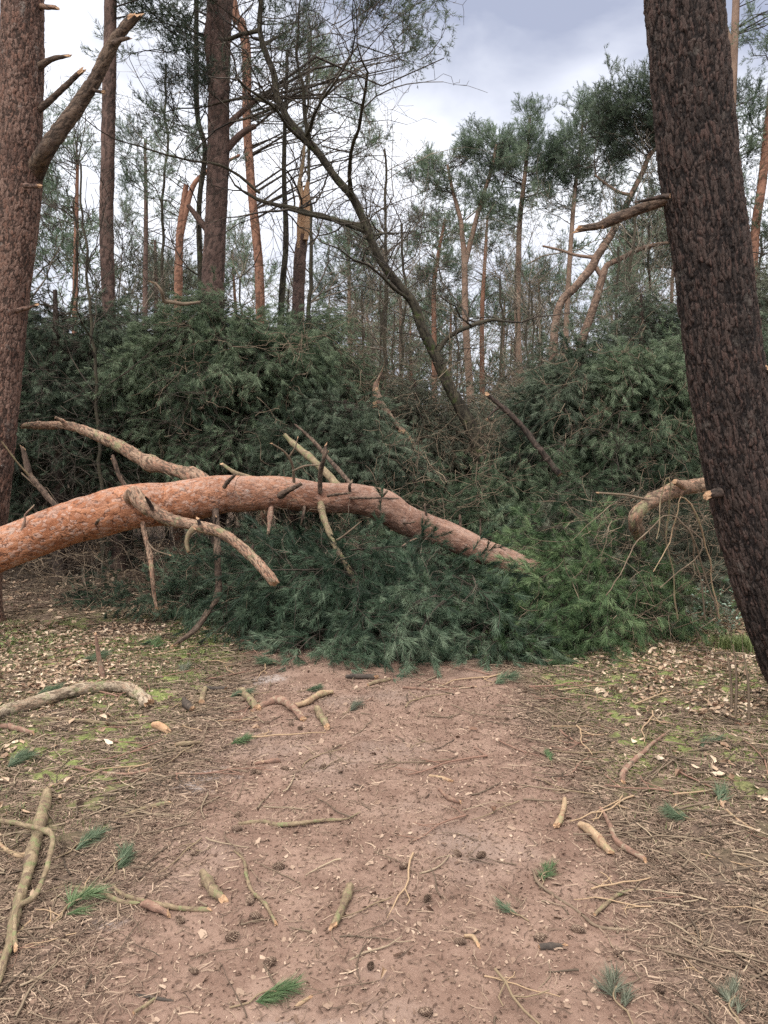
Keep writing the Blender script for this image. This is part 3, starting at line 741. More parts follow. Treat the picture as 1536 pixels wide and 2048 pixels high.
# ------------------------------------------------------------------ the big pines in front
def pine_left():
    Y = 7.6
    ex = polyY([(60, -900, 60), (52, -450, 70)], Y)
    tp, tr = polyY([(46, -20, 76), (43, 200, 78), (37, 400, 80), (16, 600, 76), (-4, 800, 76), (-26, 1000, 82), (-44, 1150, 88)], Y)
    tp = np.vstack([ex[0], tp]); tr = np.concatenate([ex[1], tr]); tp, tr = to_ground(tp, tr, flare=1.35)
    base = tp[-1]; root = empty('pine_tree', base, "thick reddish-brown pine trunk at the left edge with a long snapped side branch", 'tree')
    g = Geo(); tube(g, tp, tr, 190, .009, amp=.0075, sc_=.036, st=3.0, seed=3, wob=.05, crackw=.25); g.build('trunk', MB_LEFT, root, base)
    def br(name, pts, mat, jag=.05, Yb=7.5, dY=-.3, sd=1, sides=24, amp=.006, label=None, wav=0.0):
        p, r = polyY(pts, Yb, dY); r = r * .86; g = Geo(); tube(g, p, r, sides, .02, 0, .5, amp, .025, 3, sd, .12, jag=jag, capmat=1, wav=wav)
        o = g.build(name, [mat, M_SPLIT], root, base)
        if label: o['label'] = label
        return o
    br('broken_branch', [(50, 400, 40, 7.72), (72, 345, 44, 7.58), (92, 300, 38), (140, 235, 34), (185, 170, 30), (210, 120, 28), (232, 78, 26), (262, 42, 24)], MB_STUB, .09, Yb=7.46, dY=-.25, sd=11, label="long thick broken branch rising to the right", wav=.03)
    br('branch_spur', [(178, 172, 12), (192, 182, 8), (205, 184, 7)], MB_STUB, .02, 7.3, 0, 12, 12, .003)
    br('branch_spur', [(225, 88, 15), (240, 80, 10), (255, 76, 7)], MB_STUB, .03, 7.2, 0, 13, 12, .003)
    br('branch_stub', [(60, 225, 16), (85, 212, 15), (120, 180, 13), (160, 145, 11)], MB_STUB, .05, 7.6, -.1, 14, 14, .004, wav=.03)
    br('branch_stub', [(62, 145, 17), (80, 132, 16), (105, 118, 12), (134, 112, 7)], MB_STUB, .04, 7.6, -.1, 15, 14, .004)
    br('branch_stub', [(70, 10, 13), (90, 14, 12), (112, 15, 10)], MB_BRANCH, .03, 7.6, -.1, 16, 12, .003)
    br('branch_stub', [(30, 622, 11), (50, 617, 10), (72, 610, 6)], MB_LEFT, .03, 7.5, -.2, 17, 12, .003)
    br('branch_stub', [(50, 372, 12), (78, 372, 10)], MB_LEFT, .02, 7.4, -.1, 18, 12, .003)
pine_left()
def pine_right():
    Y = 4.5
    tp, tr = polyY([(1250, -900, 120), (1300, -500, 135), (1341, -250, 150), (1367, 0, 160), (1392, 280, 161), (1419, 480, 158), (1440, 650, 157), (1464, 820, 158), (1494, 980, 160), (1531, 1120, 160), (1577, 1260, 164), (1618, 1350, 176), (1680, 1460, 196)], Y)
    tr = tr * .90; tp, tr = to_ground(tp, tr, flare=1.25)
    base = tp[-1]; root = empty('pine_tree', base, "dark furrowed pine trunk leaning in along the right edge, nearest of the standing trees", 'tree')
    g = Geo(); tube(g, tp, tr, 290, .0062, amp=.0105, sc_=.028, st=4.8, seed=8, wob=.035, crackw=.32)
    g.build('trunk', MB_RIGHT, root, base)
    def br(name, pts, Yb, dY, sd, amp=.004, jag=.03, mat=MB_DARK, sides=24):
        p, r = polyY(pts, Yb, dY); g = Geo(); tube(g, p, r, sides, .015, 0, .5, amp, .02, 3, sd, .12, jag=jag, capmat=1); g.build(name, [mat, M_SPLIT], root, base)
    br('broken_branch', [(1345, 395, 30), (1322, 402, 22), (1270, 422, 20), (1225, 440, 20), (1195, 452, 14), (1160, 458, 13)], 4.5, .15, 31, .003, .03, MB_STUB)
    br('branch_spur', [(1228, 432, 15), (1215, 446, 17), (1205, 452, 10)], 4.6, 0, 35, .003, .01, MB_STUB, 14)
    br('branch_stub', [(1340, 392, 10), (1310, 396, 8), (1280, 403, 5)], 4.4, .1, 32, .002, .03, MB_DARK, 12)
    br('branch_stub', [(1500, 255 + 490, 24), (1532, 740, 20)], 4.45, -.05, 33, .003, .02, MB_DARK, 14)
    br('branch_stub', [(1440, 985, 22), (1418, 990, 18)], 4.4, -.02, 34, .003, .02, MB_DARK, 14)
pine_right()

# ------------------------------------------------------------------ the fallen pine
def fallen_pine():
    tp, tr = polyY([(-330, 1240, 96, 6.5), (-150, 1165, 92, 6.6), (0, 1103, 84, 6.7), (110, 1060, 86, 6.8), (220, 1024, 88, 6.9), (320, 1010, 84, 7.05), (400, 998, 82, 7.15), (470, 987, 72, 7.25), (560, 988, 62, 7.35), (650, 995, 60, 7.45), (720, 1000, 60, 7.55), (772, 1014, 66, 7.6), (808, 1040, 62, 7.65), (850, 1056, 57, 7.68), (900, 1073, 55, 7.65), (1000, 1117, 49, 7.55), (1080, 1150, 44, 7.45), (1150, 1182, 32, 7.5)], 0)
    base = (tp[-1][0], tp[-1][1], float(H(tp[-1][0], tp[-1][1])[0])); root = empty('fallen_pine', base, "salmon barked pine trunk arched across the path, its crown crushed on the ground", 'fallen tree')
    g = Geo(); tube(g, tp, tr, 150, .0095, amp=.0045, sc_=.05, st=1.7, seed=21, wob=.12, crackw=.12, wav=.04); g.build('trunk', MB_FALL, root, base)
    def br(name, pts, mat=MB_BRANCH, sd=1, sides=16, amp=.003, jag=.02, label=None, cap=M_SPLIT, wav=0.0):
        p, r = polyY(pts, 7, 0); g = Geo(); tube(g, p, r, sides, .02, 0, .5, amp, .02, 2.5, sd, .16, jag=jag, capmat=1, wav=wav); o = g.build(name, [mat, cap], root, base)
        if label: o['label'] = label
        return o
    br('branch', [(425, 985, 34, 7.2), (400, 957, 30, 7.35), (330, 935, 25, 7.5), (290, 922, 24, 7.6), (240, 893, 22, 7.7), (190, 870, 21, 7.8), (140, 852, 18, 7.9), (95, 851, 15, 8.0), (52, 851, 11, 8.05)], MB_BRANCH, 51, 28, .004, .05, "long pale branch reaching up to the left behind the trunk")
    br('branch_spur', [(140, 858, 9, 7.9), (125, 842, 7, 7.85), (112, 836, 5, 7.8)], MB_BRANCH, 52, 10, .001)
    br('branch', [(262, 1000, 26, 6.9), (268, 985, 26, 6.62), (285, 1008, 26, 6.58), (335, 1037, 24, 6.55), (385, 1050, 23, 6.5), (440, 1065, 22, 6.45), (480, 1092, 21, 6.4), (512, 1122, 19, 6.35), (532, 1145, 19, 6.3), (546, 1163, 17, 6.28)], MB_BRANCH, 53, 28, .004, .03, "pale knobbly branch hanging down in front of the trunk")
    br('branch_spur', [(305, 1018, 9, 6.5), (298, 1004, 7, 6.45), (292, 995, 4, 6.4)], MB_DARK, 54, 10, .001)
    br('branch_spur', [(388, 1056, 11, 6.4), (376, 1072, 9, 6.4), (373, 1088, 8, 6.4), (376, 1101, 6, 6.4)], M_STICKG, 55, 10, 0)
    br('branch_spur', [(500, 1110, 7, 6.4), (505, 1095, 5, 6.4)], MB_DARK, 56, 8, .001)
    br('branch_stub', [(400, 1050, 8, 6.4), (396, 1038, 6, 6.4)], MB_DARK, 56, 8, .001)
    br('branch', [(128, 1035, 15, 7.0), (118, 1020, 13, 7.05), (92, 992, 11, 7.1), (62, 955, 11, 7.1), (55, 935, 12, 7.1), (47, 900, 9, 7.1)], MB_STUB, 57, 14, .003, .03, wav=.03)
    br('branch_twig', [(95, 995, 4, 7.1), (75, 975, 4, 7.1), (45, 948, 3, 7.1)], M_TWIG, 58, 6, 0)
    br('branch_twig', [(62, 955, 4, 7.1), (35, 925, 3, 7.0), (5, 885, 3, 6.9)], M_STICKG, 59, 6, 0)
    br('branch', [(268, 1000, 12, 6.9), (255, 978, 10, 7.0), (240, 955, 8, 7.0), (228, 922, 9, 7.0)], MB_STUB, 60, 14, .002, .04)
    br('branch_twig', [(42, 1065, 7, 6.6), (50, 1040, 5, 6.6), (50, 1030, 4, 6.6), (66, 1013, 3, 6.6)], M_STICKR, 61, 6, 0)
    br('branch', [(282, 1030, 11, 6.9), (290, 1080, 10, 6.8), (298, 1112, 11, 6.75), (304, 1150, 9, 6.7), (309, 1190, 8, 6.7), (314, 1216, 6, 6.7)], MB_BRANCH, 62, 12, .002, .02, wav=.03)
    br('branch_twig', [(292, 1080, 4, 6.8), (310, 1100, 3, 6.7), (340, 1110, 2, 6.6)], M_TWIG, 63, 6, 0)
    br('branch', [(430, 1010, 16, 7.1), (433, 1060, 13, 6.95), (434, 1120, 12, 6.85), (437, 1185, 14, 6.8), (420, 1218, 12, 6.7), (395, 1255, 11, 6.6), (354, 1287, 9, 6.5)], MB_STUB, 64, 16, .003, .04, "dark drooping branch touching the ground left of the crown", wav=.03)
    br('branch_spur', [(432, 1075, 8, 6.95), (428, 1055, 6, 6.8), (432, 1035, 4, 6.75)], MB_DARK, 65, 8, .001)
    br('branch', [(638, 1000, 14, 7.35), (645, 1025, 13, 7.2), (655, 1055, 13, 7.1), (672, 1095, 12, 7.0), (705, 1150, 11, 6.9), (725, 1185, 8, 6.85), (743, 1217, 4, 6.8)], M_STICKG, 66, 14, .002, .05, "thin greenish branch hanging below the trunk in front of the foliage", wav=.03)
    br('branch_twig', [(668, 1085, 6, 7.05), (690, 1070, 4, 6.9), (720, 1045, 3, 6.8)], M_TWIG, 67, 6, 0)
    br('branch', [(690, 1000, 16, 7.5), (665, 960, 15, 7.7), (625, 920, 14, 7.9), (590, 890, 12, 8.1), (574, 874, 8, 8.15)], M_STICKG, 68, 14, .002, .04)
    br('branch', [(735, 1010, 10, 7.6), (690, 955, 9, 7.8), (655, 915, 8, 8.0), (625, 880, 7, 8.1), (594, 852, 4, 8.2)], MB_STUB, 69, 12, .002, .03)
    br('branch', [(640, 985, 10, 7.3), (641, 945, 9, 7.2), (648, 915, 8, 7.1), (651, 893, 6, 7.1)], MB_STUB, 70, 12, .002, .03)
    br('branch_spur', [(645, 920, 5, 7.1), (655, 905, 3, 7.1)], M_TWIGD, 71, 6, 0)
    br('branch', [(545, 975, 12, 7.4), (505, 957, 9, 7.5), (470, 945, 8, 7.55), (445, 929, 7, 7.6)], M_STICKG, 72, 12, .002, .03)
    br('branch_twig', [(588, 965, 6, 7.2), (585, 930, 5, 7.1), (570, 905, 4, 7.0), (545, 888, 3, 6.9)], M_TWIG, 73, 6, 0)
    br('branch_twig', [(586, 942, 4, 7.1), (610, 932, 4, 7.0), (636, 930, 3, 6.95)], M_TWIG, 74, 6, 0)
    br('branch_twig', [(578, 915, 4, 7.05), (590, 895, 3, 7.0), (595, 878, 2, 7.0)], M_TWIG, 75, 6, 0)
    for i, (a, b) in enumerate([(((452, 975, 10), (460, 962, 9), (470, 951, 7))), (((566, 992, 16), (580, 978, 13), (600, 968, 9)))][:0] or []): pass
    STUBS = 1
    for i, s in enumerate([[(448, 975, 12, 7.0), (457, 962, 11, 6.95), (469, 951, 8, 6.9)], [(560, 992, 18, 7.1), (575, 982, 15, 7.0), (600, 969, 11, 6.88)], [(655, 992, 8, 7.25), (672, 989, 8, 7.15), (696, 987, 5, 7.05)], [(700, 996, 8, 7.35), (740, 996, 7, 7.2), (792, 997, 5, 7.1)], [(700, 985, 9, 7.4), (699, 972, 8, 7.35), (702, 965, 6, 7.35)],
                           [(543, 1012, 14, 7.25), (540, 1035, 15, 7.15), (537, 1062, 10, 7.1)], [(850, 1055, 9, 7.7), (852, 1030, 7, 7.6), (849, 1012, 5, 7.6)], [(922, 1085, 10, 7.8), (921, 1055, 9, 7.7), (920, 1033, 8, 7.7)], [(961, 1100, 7, 7.9), (961, 1070, 6, 7.8), (961, 1043, 4, 7.8)], [(955, 1095, 8, 7.8), (942, 1075, 6, 7.75), (938, 1068, 4, 7.7)], [(560, 970, 9, 7.3), (558, 955, 7, 7.35)], [(800, 1045, 7, 7.55), (815, 1046, 5, 7.45), (828, 1044, 3, 7.4)], [(845, 1072, 7, 7.6), (825, 1080, 5, 7.5), (803, 1093, 4, 7.4)],
                           [(190, 1050, 10, 6.75), (196, 1042, 8, 6.6)], [(610, 1010, 9, 7.3), (606, 1030, 7, 7.2), (604, 1042, 5, 7.2)], [(760, 1000, 9, 7.5), (772, 985, 6, 7.4)]]):
        s = [(q[0], q[1], q[2] * .72, q[3]) for q in s]
        br('branch_stub', s, MB_STUB if i not in (5, 12) else M_STICKR, 80 + i, 12, .003, .03, cap=M_TWIG)
    return root, base
FALL, FBASE = fallen_pine()

# ------------------------------------------------------------------ crushed crowns
def heap(name, label, cat, samples, mats, temps, seed, parent=None, base=None, tint=0.0, scl=(.45, .8), pit=(-.55, .05), yawc=-pi / 2, yaws=1.25, dens_tw=0.03, part='foliage'):
    """samples: (px0,px1, bottom py line fn or value, height m, depth m, n). boughs laid over a mound standing on the ground"""
    R = np.random.default_rng(seed); g = Geo(); B = []
    for (x0, y0, x1, y1, hf, hb, depth, n) in samples:
        a = G(x0, y0); b = G(x1, y1)
        u = R.random(n); v = R.random(n) ** .8
        p = a[None] * (1 - u[:, None]) + b[None] * u[:, None]
        p[:, 1] += v * depth
        top = hf + (hb - hf) * v + (fbm(np.stack([p[:, 0] * 1.4, p[:, 1] * 1.4, 0 * u + seed], 1), 2, seed) - .5) * .5
        top = np.maximum(top * sstep(-.02, .25, v + .05), .06)
        p[:, 2] = H(p[:, 0], p[:, 1]) + top * np.where(R.random(n) < .7, R.uniform(.78, 1.05, n), R.uniform(.1, 1, n))
        B.append(p)
    B = np.vstack(B); n = len(B)
    ncl = n // 6; cl = R.integers(0, ncl, n); qc = B[R.permutation(n)[:ncl]]
    keepc = R.random(n) < .8; gz0 = H(B[:, 0], B[:, 1])
    B = np.where(keepc[:, None], qc[cl] + R.normal(size=(n, 3)) * np.array([.13, .13, .07]), B); B[:, 2] = np.maximum(B[:, 2], H(B[:, 0], B[:, 1]) + .03)
    cyw = R.normal(size=ncl) * yaws; cti = R.normal(size=ncl) * .22
    yaw = yawc + cyw[cl] + R.normal(size=n) * .55; pitch = R.uniform(pit[0], pit[1], n); s = R.uniform(scl[0], scl[1], n)
    end = B + np.stack([np.cos(yaw) * np.cos(pitch), np.sin(yaw) * np.cos(pitch), np.sin(pitch)], 1) * (s * .7)[:, None]
    # keep tips above the ground
    gz = H(end[:, 0], end[:, 1]); low = end[:, 2] < gz + .12 * s
    pitch = np.where(low, np.clip(np.arcsin(np.clip((gz + .12 * s - B[:, 2]) / (s * .8), -.9, .9)), -.9, .5), pitch)
    place(g, temps, B, yaw, pitch, R.normal(size=n) * .8, s, R, np.clip(cti[cl] + R.normal(size=n) * .07 + tint, -.5, .5))
    # woody twigs poking through the mound
    k = int(n * dens_tw * 10); segs = []
    for i in range(k):
        q = B[R.integers(n)] + R.normal(size=3) * .05; d = R.normal(size=3) * .8 + np.array([0, -.5, .25]); d /= np.linalg.norm(d)
        grow(segs, q, d, R.uniform(.25, .6), .004, 2, R, .0, .35, (1, 2), .8, 3, .6, .0022)
    segs_to(g, segs, 2, R)
    if parent is None:
        base = B.mean(0); base[2] = float(H(base[0], base[1])[0]); root = empty(name, base, label, cat)
    else: root = parent
    g.build(part, mats, root, base)
    return root
# bottom line in pixels; heights in metres above the ground
heap(None, None, None, [
    (455, 1245, 600, 1285, .38, .75, 1.0, 75), (600, 1282, 740, 1300, .48, .85, .9, 95), (740, 1300, 880, 1308, .50, .80, .8, 90), (880, 1306, 1010, 1288, .34, .36, .6, 75),
    (480, 1230, 1000, 1235, .55, .95, .9, 90)], [M_NBLUE, M_TWIGD, M_TWIGG], T_SOFT, 301, FALL, FBASE, -.02, (.65, .95), (-.75, .05), part='crown', dens_tw=.012)
heap('fallen_treetop', "yellow-green crushed pine top lying right of the fallen trunk's end", 'fallen tree', [
    (1010, 1290, 1130, 1280, .16, .18, .5, 80), (1130, 1280, 1270, 1262, .42, .7, .9, 80), (1090, 1250, 1130, 1245, .3, .4, .4, 12), (1100, 1250, 1240, 1245, .5, .85, .8, 70)], [M_NYEL, M_TWIGD, M_TWIGG], T_SOFT, 302, tint=.0, scl=(.6, .9), pit=(-.7, .1), dens_tw=.012)
heap('fallen_treetop', "grey-green brushy pine top heaped at the right beside the curved log", 'fallen tree', [
    (1230, 1262, 1350, 1240, .38, .85, 1.2, 60), (1340, 1235, 1470, 1215, .32, .9, 1.2, 75), (1180, 1225, 1420, 1200, .65, 1.2, 1.0, 120)], [M_NGREY, M_TWIGD, M_TWIGG], T_SOFT, 303, tint=-.03, scl=(.55, .9), pit=(-.6, .2), yaws=1.3, dens_tw=.03)
heap('fallen_treetop', "broad heap of green pine boughs piled up behind the fallen trunk", 'fallen tree', [
    (700, 1205, 880, 1205, .85, 1.1, 1.6, 100), (860, 1205, 1080, 1205, .85, 1.3, 1.7, 140), (1060, 1205, 1280, 1205, 1.0, 1.55, 1.5, 140)], [M_NMID, M_TWIGD, M_TWIGG], T_SOFT, 304, tint=0.02, scl=(.65, 1.0), pit=(-.5, .25), yaws=1.5, dens_tw=.025)
heap('fallen_treetop', "low dark tangle of boughs under the arch of the fallen trunk", 'fallen tree', [
    (150, 1215, 260, 1200, .12, .35, .5, 16), (260, 1245, 480, 1240, .10, .45, 1.3, 40), (400, 1200, 620, 1215, .4, .8, 1.0, 60)], [M_NBLUE, M_TWIGD, M_TWIGG], T_SOFT, 305, tint=-.08, scl=(.35, .6), pit=(-.5, .2), yaws=1.5, dens_tw=.08)
#@@TREES
# ------------------------------------------------------------------ evergreen thickets
NB, NM, NY, NG, ND = M_NBLUE, M_NMID, M_NYEL, M_NGREY, M_NDARK
MTD = M_TWIGD
def ever(label, trunks, Y, blobs, mats=(MB_DARK, NB, M_TWIGD), seed=1, cat='evergreen', **k):
    a = dict(sc_rng=(.5, .9), limb_p=.4, droop=(-.5, .3), shell=.45)
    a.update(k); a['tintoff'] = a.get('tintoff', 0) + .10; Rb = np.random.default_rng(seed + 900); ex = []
    for b in blobs[:4]:
        for _ in range(4):
            t_ = Rb.uniform(-.3, 3.4); q_ = Rb.uniform(.9, 1.3); ex.append((b[0] + cos(t_) * b[2] * q_, b[1] - sin(t_) * b[3] * q_, b[2] * Rb.uniform(.12, .35), b[3] * Rb.uniform(.15, .5), max(4, b[4] // 11)))
    blobs = [(b[0], b[1], b[2], b[3], int(b[4] * .8)) for b in blobs] + ex
    return foliage_tree('evergreen_tree', label, cat, trunks, Y, blobs, T_SOFT if Y < 10.6 else T_SOFTM, mats, seed=seed, **a)
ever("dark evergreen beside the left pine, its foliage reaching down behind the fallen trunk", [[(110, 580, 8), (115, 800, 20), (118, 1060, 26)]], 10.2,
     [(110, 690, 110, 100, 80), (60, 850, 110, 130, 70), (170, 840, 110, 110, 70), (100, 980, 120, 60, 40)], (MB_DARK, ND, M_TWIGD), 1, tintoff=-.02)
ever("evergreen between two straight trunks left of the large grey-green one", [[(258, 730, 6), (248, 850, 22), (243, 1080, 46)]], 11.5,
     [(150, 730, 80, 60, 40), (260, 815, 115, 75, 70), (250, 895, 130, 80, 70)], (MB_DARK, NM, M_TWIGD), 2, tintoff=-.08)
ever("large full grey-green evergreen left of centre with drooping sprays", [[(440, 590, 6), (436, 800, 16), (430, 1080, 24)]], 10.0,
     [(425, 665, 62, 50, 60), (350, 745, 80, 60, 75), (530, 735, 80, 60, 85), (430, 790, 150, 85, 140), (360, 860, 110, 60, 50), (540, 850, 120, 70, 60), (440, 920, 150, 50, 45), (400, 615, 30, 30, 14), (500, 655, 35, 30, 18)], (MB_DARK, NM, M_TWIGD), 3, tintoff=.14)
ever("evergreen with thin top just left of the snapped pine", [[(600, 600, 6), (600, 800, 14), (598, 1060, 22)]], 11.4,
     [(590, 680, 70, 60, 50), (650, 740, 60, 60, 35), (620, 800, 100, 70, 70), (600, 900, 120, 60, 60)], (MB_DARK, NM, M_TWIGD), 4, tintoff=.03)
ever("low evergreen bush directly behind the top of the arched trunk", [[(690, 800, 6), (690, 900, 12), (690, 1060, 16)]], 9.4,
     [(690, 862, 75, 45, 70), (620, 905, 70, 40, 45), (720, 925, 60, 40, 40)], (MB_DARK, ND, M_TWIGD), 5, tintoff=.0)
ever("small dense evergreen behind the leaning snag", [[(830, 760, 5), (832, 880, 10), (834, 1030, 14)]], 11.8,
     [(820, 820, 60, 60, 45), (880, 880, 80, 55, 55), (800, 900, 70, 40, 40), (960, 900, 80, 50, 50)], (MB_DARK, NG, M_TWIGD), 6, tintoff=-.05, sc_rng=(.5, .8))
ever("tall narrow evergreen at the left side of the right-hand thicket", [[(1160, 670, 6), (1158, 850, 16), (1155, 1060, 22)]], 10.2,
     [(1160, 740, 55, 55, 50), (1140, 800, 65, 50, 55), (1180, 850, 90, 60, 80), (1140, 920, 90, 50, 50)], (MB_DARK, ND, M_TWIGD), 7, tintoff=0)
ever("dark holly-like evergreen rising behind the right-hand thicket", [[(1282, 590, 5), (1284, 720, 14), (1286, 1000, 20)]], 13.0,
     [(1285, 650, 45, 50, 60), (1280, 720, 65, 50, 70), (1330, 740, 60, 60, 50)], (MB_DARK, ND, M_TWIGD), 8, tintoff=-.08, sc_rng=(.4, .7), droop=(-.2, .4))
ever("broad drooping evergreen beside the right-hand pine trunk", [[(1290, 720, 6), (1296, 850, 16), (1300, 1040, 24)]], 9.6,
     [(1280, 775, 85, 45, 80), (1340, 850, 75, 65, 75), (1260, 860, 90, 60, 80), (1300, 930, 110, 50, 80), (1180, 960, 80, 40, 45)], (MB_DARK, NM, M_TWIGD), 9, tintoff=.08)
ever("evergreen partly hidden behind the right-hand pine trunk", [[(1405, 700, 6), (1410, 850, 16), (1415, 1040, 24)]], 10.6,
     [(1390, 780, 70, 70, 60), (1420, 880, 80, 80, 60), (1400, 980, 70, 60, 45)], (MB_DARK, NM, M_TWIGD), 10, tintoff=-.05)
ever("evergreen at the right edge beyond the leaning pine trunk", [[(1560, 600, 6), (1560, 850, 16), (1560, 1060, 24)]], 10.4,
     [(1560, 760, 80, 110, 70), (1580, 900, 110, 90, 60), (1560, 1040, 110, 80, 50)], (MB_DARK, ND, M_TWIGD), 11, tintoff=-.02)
for i, (px, top, Yd, lb) in enumerate([(765, 745, 12.5, "small grey-green pine just left of the oak's lower trunk"), (925, 800, 12.8, "low grey-green pine crossed by the oak's lower trunk"), (1055, 770, 13.5, "grey-green young pine behind the slanting snag")]):
    ever(lb, [[(px, top, 5), (px, top + 90, 9), (px, top + 220, 13)]], Yd, [(px, top + 40, 34, 36, 30), (px - 12, top + 100, 62, 40, 55), (px + 8, top + 150, 80, 40, 60)], (MB_DARK, NG, M_TWIGD), 20 + i, tintoff=.05, sc_rng=(.45, .8))
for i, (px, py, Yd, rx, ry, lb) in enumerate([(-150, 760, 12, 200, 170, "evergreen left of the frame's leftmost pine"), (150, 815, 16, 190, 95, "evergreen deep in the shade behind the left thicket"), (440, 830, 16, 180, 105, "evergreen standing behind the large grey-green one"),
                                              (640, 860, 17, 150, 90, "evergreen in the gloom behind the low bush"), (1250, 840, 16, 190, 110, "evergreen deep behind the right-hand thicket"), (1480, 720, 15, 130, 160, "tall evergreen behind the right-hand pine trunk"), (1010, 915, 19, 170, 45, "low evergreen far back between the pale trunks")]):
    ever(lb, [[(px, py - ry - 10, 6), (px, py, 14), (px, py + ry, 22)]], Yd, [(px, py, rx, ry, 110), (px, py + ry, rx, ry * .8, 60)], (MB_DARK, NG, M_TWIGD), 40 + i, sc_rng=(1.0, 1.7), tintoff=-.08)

# ------------------------------------------------------------------ standing pines, left half
def pine(label, trunks, Y, blobs, mats, seed, temps=None, cat='tree', **k):
    kf = .5 if seed < 200 else 1.0
    blobs = [(b[0], b[1], b[2], b[3], max(4, int(b[4] * kf))) for b in blobs] + [(b[0] + (-1) ** i * b[2] * .8, b[1] + b[3] * 1.5, b[2] * .9, b[3] * .7, max(2, int(b[4] * .4 * kf))) for i, b in enumerate(blobs)]
    a = dict(sc_rng=(.38, .68), limb_p=.5, droop=(-.2, .45), shell=.3, flat=True)
    a.update(k)
    return foliage_tree('pine_tree', label, cat, trunks, Y, blobs, temps or T_SCOT, mats, seed=seed, **a)
GR = (M_NPINE, M_TWIGD)
pine("straight slim grey-brown pine trunk just right of the left pine, crossing its broken branch", [[(224, -700, 14), (221, 0, 24), (217, 250, 26), (213, 450, 27), (219, 640, 25), (226, 740, 26), (232, 960, 30)]], 10.6, [(250, -260, 160, 160, 60)], (MB_MID,) + GR, 101, amp=.006, sides=28)
pine("stout pine with a forked top and stubby side branches, left of centre", [[(470, -600, 22), (447, -60, 42), (440, 100, 40), (438, 200, 41), (437, 300, 42), (431, 450, 42), (425, 600, 46), (422, 760, 50)], [(415, -300, 12), (424, 0, 20), (418, 80, 21), (428, 150, 22), (436, 230, 22)],
      [(516, 197, 7), (490, 218, 10), (466, 240, 12), (450, 255, 12)], [(512, 252, 9), (490, 262, 12), (470, 280, 14), (455, 298, 14)], [(376, 410, 8), (395, 435, 12), (415, 460, 14), (428, 470, 12)]], 11,
     [(440, -180, 220, 160, 80), (330, 40, 45, 28, 12), (345, 100, 40, 25, 9), (385, 190, 40, 50, 10), (390, 260, 50, 45, 10), (560, 60, 60, 40, 8)], (MB_MID, ND, M_TWIGD), 102, amp=.007, sides=32, sc_rng=(.5, .85))
pine("slender orange pine leaning slightly left of the oak, bare up to the frame's top", [[(440, -300, 16), (465, 0, 18), (483, 50, 18), (493, 110, 18), (494, 250, 17), (505, 400, 17), (517, 520, 18), (521, 640, 19), (523, 760, 20)]], 15.5,
     [(470, -140, 130, 110, 50), (640, 150, 60, 45, 22), (690, 200, 55, 50, 26), (600, 250, 60, 30, 14), (700, 300, 40, 30, 10)], (MB_ORANGE, M_NPINE, M_TWIGD), 103, sides=16, amp=.004)
pine("short forked orange pine left of the stout one", [[(372, 370, 10), (367, 410, 12), (360, 470, 15), (357, 540, 16), (357, 640, 17), (356, 760, 18)], [(480, 310, 5), (440, 330, 7), (405, 350, 8), (385, 375, 10), (370, 430, 12), (362, 470, 12)]], 15.5,
     [(300, 320, 45, 30, 10), (290, 390, 50, 40, 12), (390, 290, 60, 40, 10)], (MB_ORANGE, M_NPINE, M_TWIGD), 104, sides=14, amp=.003)
pine("thin pine behind the left pine, reddish stem fading into foliage", [[(155, 330, 6), (152, 480, 9), (150, 620, 11), (148, 800, 13)]], 20, [(120, 230, 60, 60, 26), (150, 300, 100, 60, 36), (110, 400, 60, 50, 22), (200, 340, 60, 40, 18)], (MB_ORANGE, M_NPINE, M_TWIGD), 105)
pine("thin pine with feathery crown left of the stout pine", [[(290, 280, 5), (292, 420, 8), (290, 620, 10), (290, 800, 12)]], 19, [(270, 330, 60, 50, 22), (300, 400, 60, 50, 20), (285, 310, 50, 40, 10)], (MB_MID, M_NPINE, M_TWIGD), 106)
pine("leafy pine crown low behind the forked orange pine", [[(310, 480, 5), (312, 600, 8), (312, 800, 10)]], 21, [(310, 530, 50, 50, 40), (260, 590, 60, 40, 22), (360, 600, 60, 40, 16)], (MB_MID, NG, M_TWIGG), 107, sc_rng=(.6, 1))
pine("small rounded pine standing alone against the sky right of the snapped pine", [[(697, 455, 5), (698, 560, 7), (700, 700, 9), (700, 860, 10)]], 26, [(697, 485, 24, 22, 26), (700, 530, 42, 26, 40), (690, 590, 45, 22, 34), (735, 560, 30, 20, 14)], (MB_PALEP, M_NPINE, M_TWIGD), 108, sc_rng=(.6, 1))
pine("blurred pine behind the leaning oak's mossy bend", [[(800, 560, 5), (802, 700, 8), (802, 880, 10)]], 27, [(770, 650, 50, 40, 22), (830, 700, 50, 40, 26), (800, 610, 50, 30, 16), (760, 740, 50, 40, 26)], (MB_PALEP, M_NPINE, M_TWIGD), 109)
def dark_trunk(label, pts, Y, mat, seed, name='tree_trunk', amp=.004):
    tp, tr = polyY(pts, Y); tp, tr = to_ground(tp, tr); base = tp[-1]
    root = empty('bare_tree', base, label, 'tree'); g = Geo(); tube(g, tp, tr, 18, .05, amp=amp, sc_=.05, seed=seed); g.build('trunk', mat, root, base)
    g = Geo(); R = np.random.default_rng(seed); segs = []
    n = len(tp)
    q, r = resample(tp, tr, .35)
    for i in range(1, len(q) - 3):
        if q[i][2] > 2.2 and R.random() < .4:
            a = R.random() * 6.28; d = np.array([cos(a), sin(a) * .7, .35]); grow(segs, q[i], d / np.linalg.norm(d), R.uniform(.7, 1.6), max(.006, r[i] * .35), 1, R, .03, .25, (2, 4), .75, 3, .55, .004)
    segs_to(g, segs, 0, R); g.build('crown', M_TWIGD, root, base)
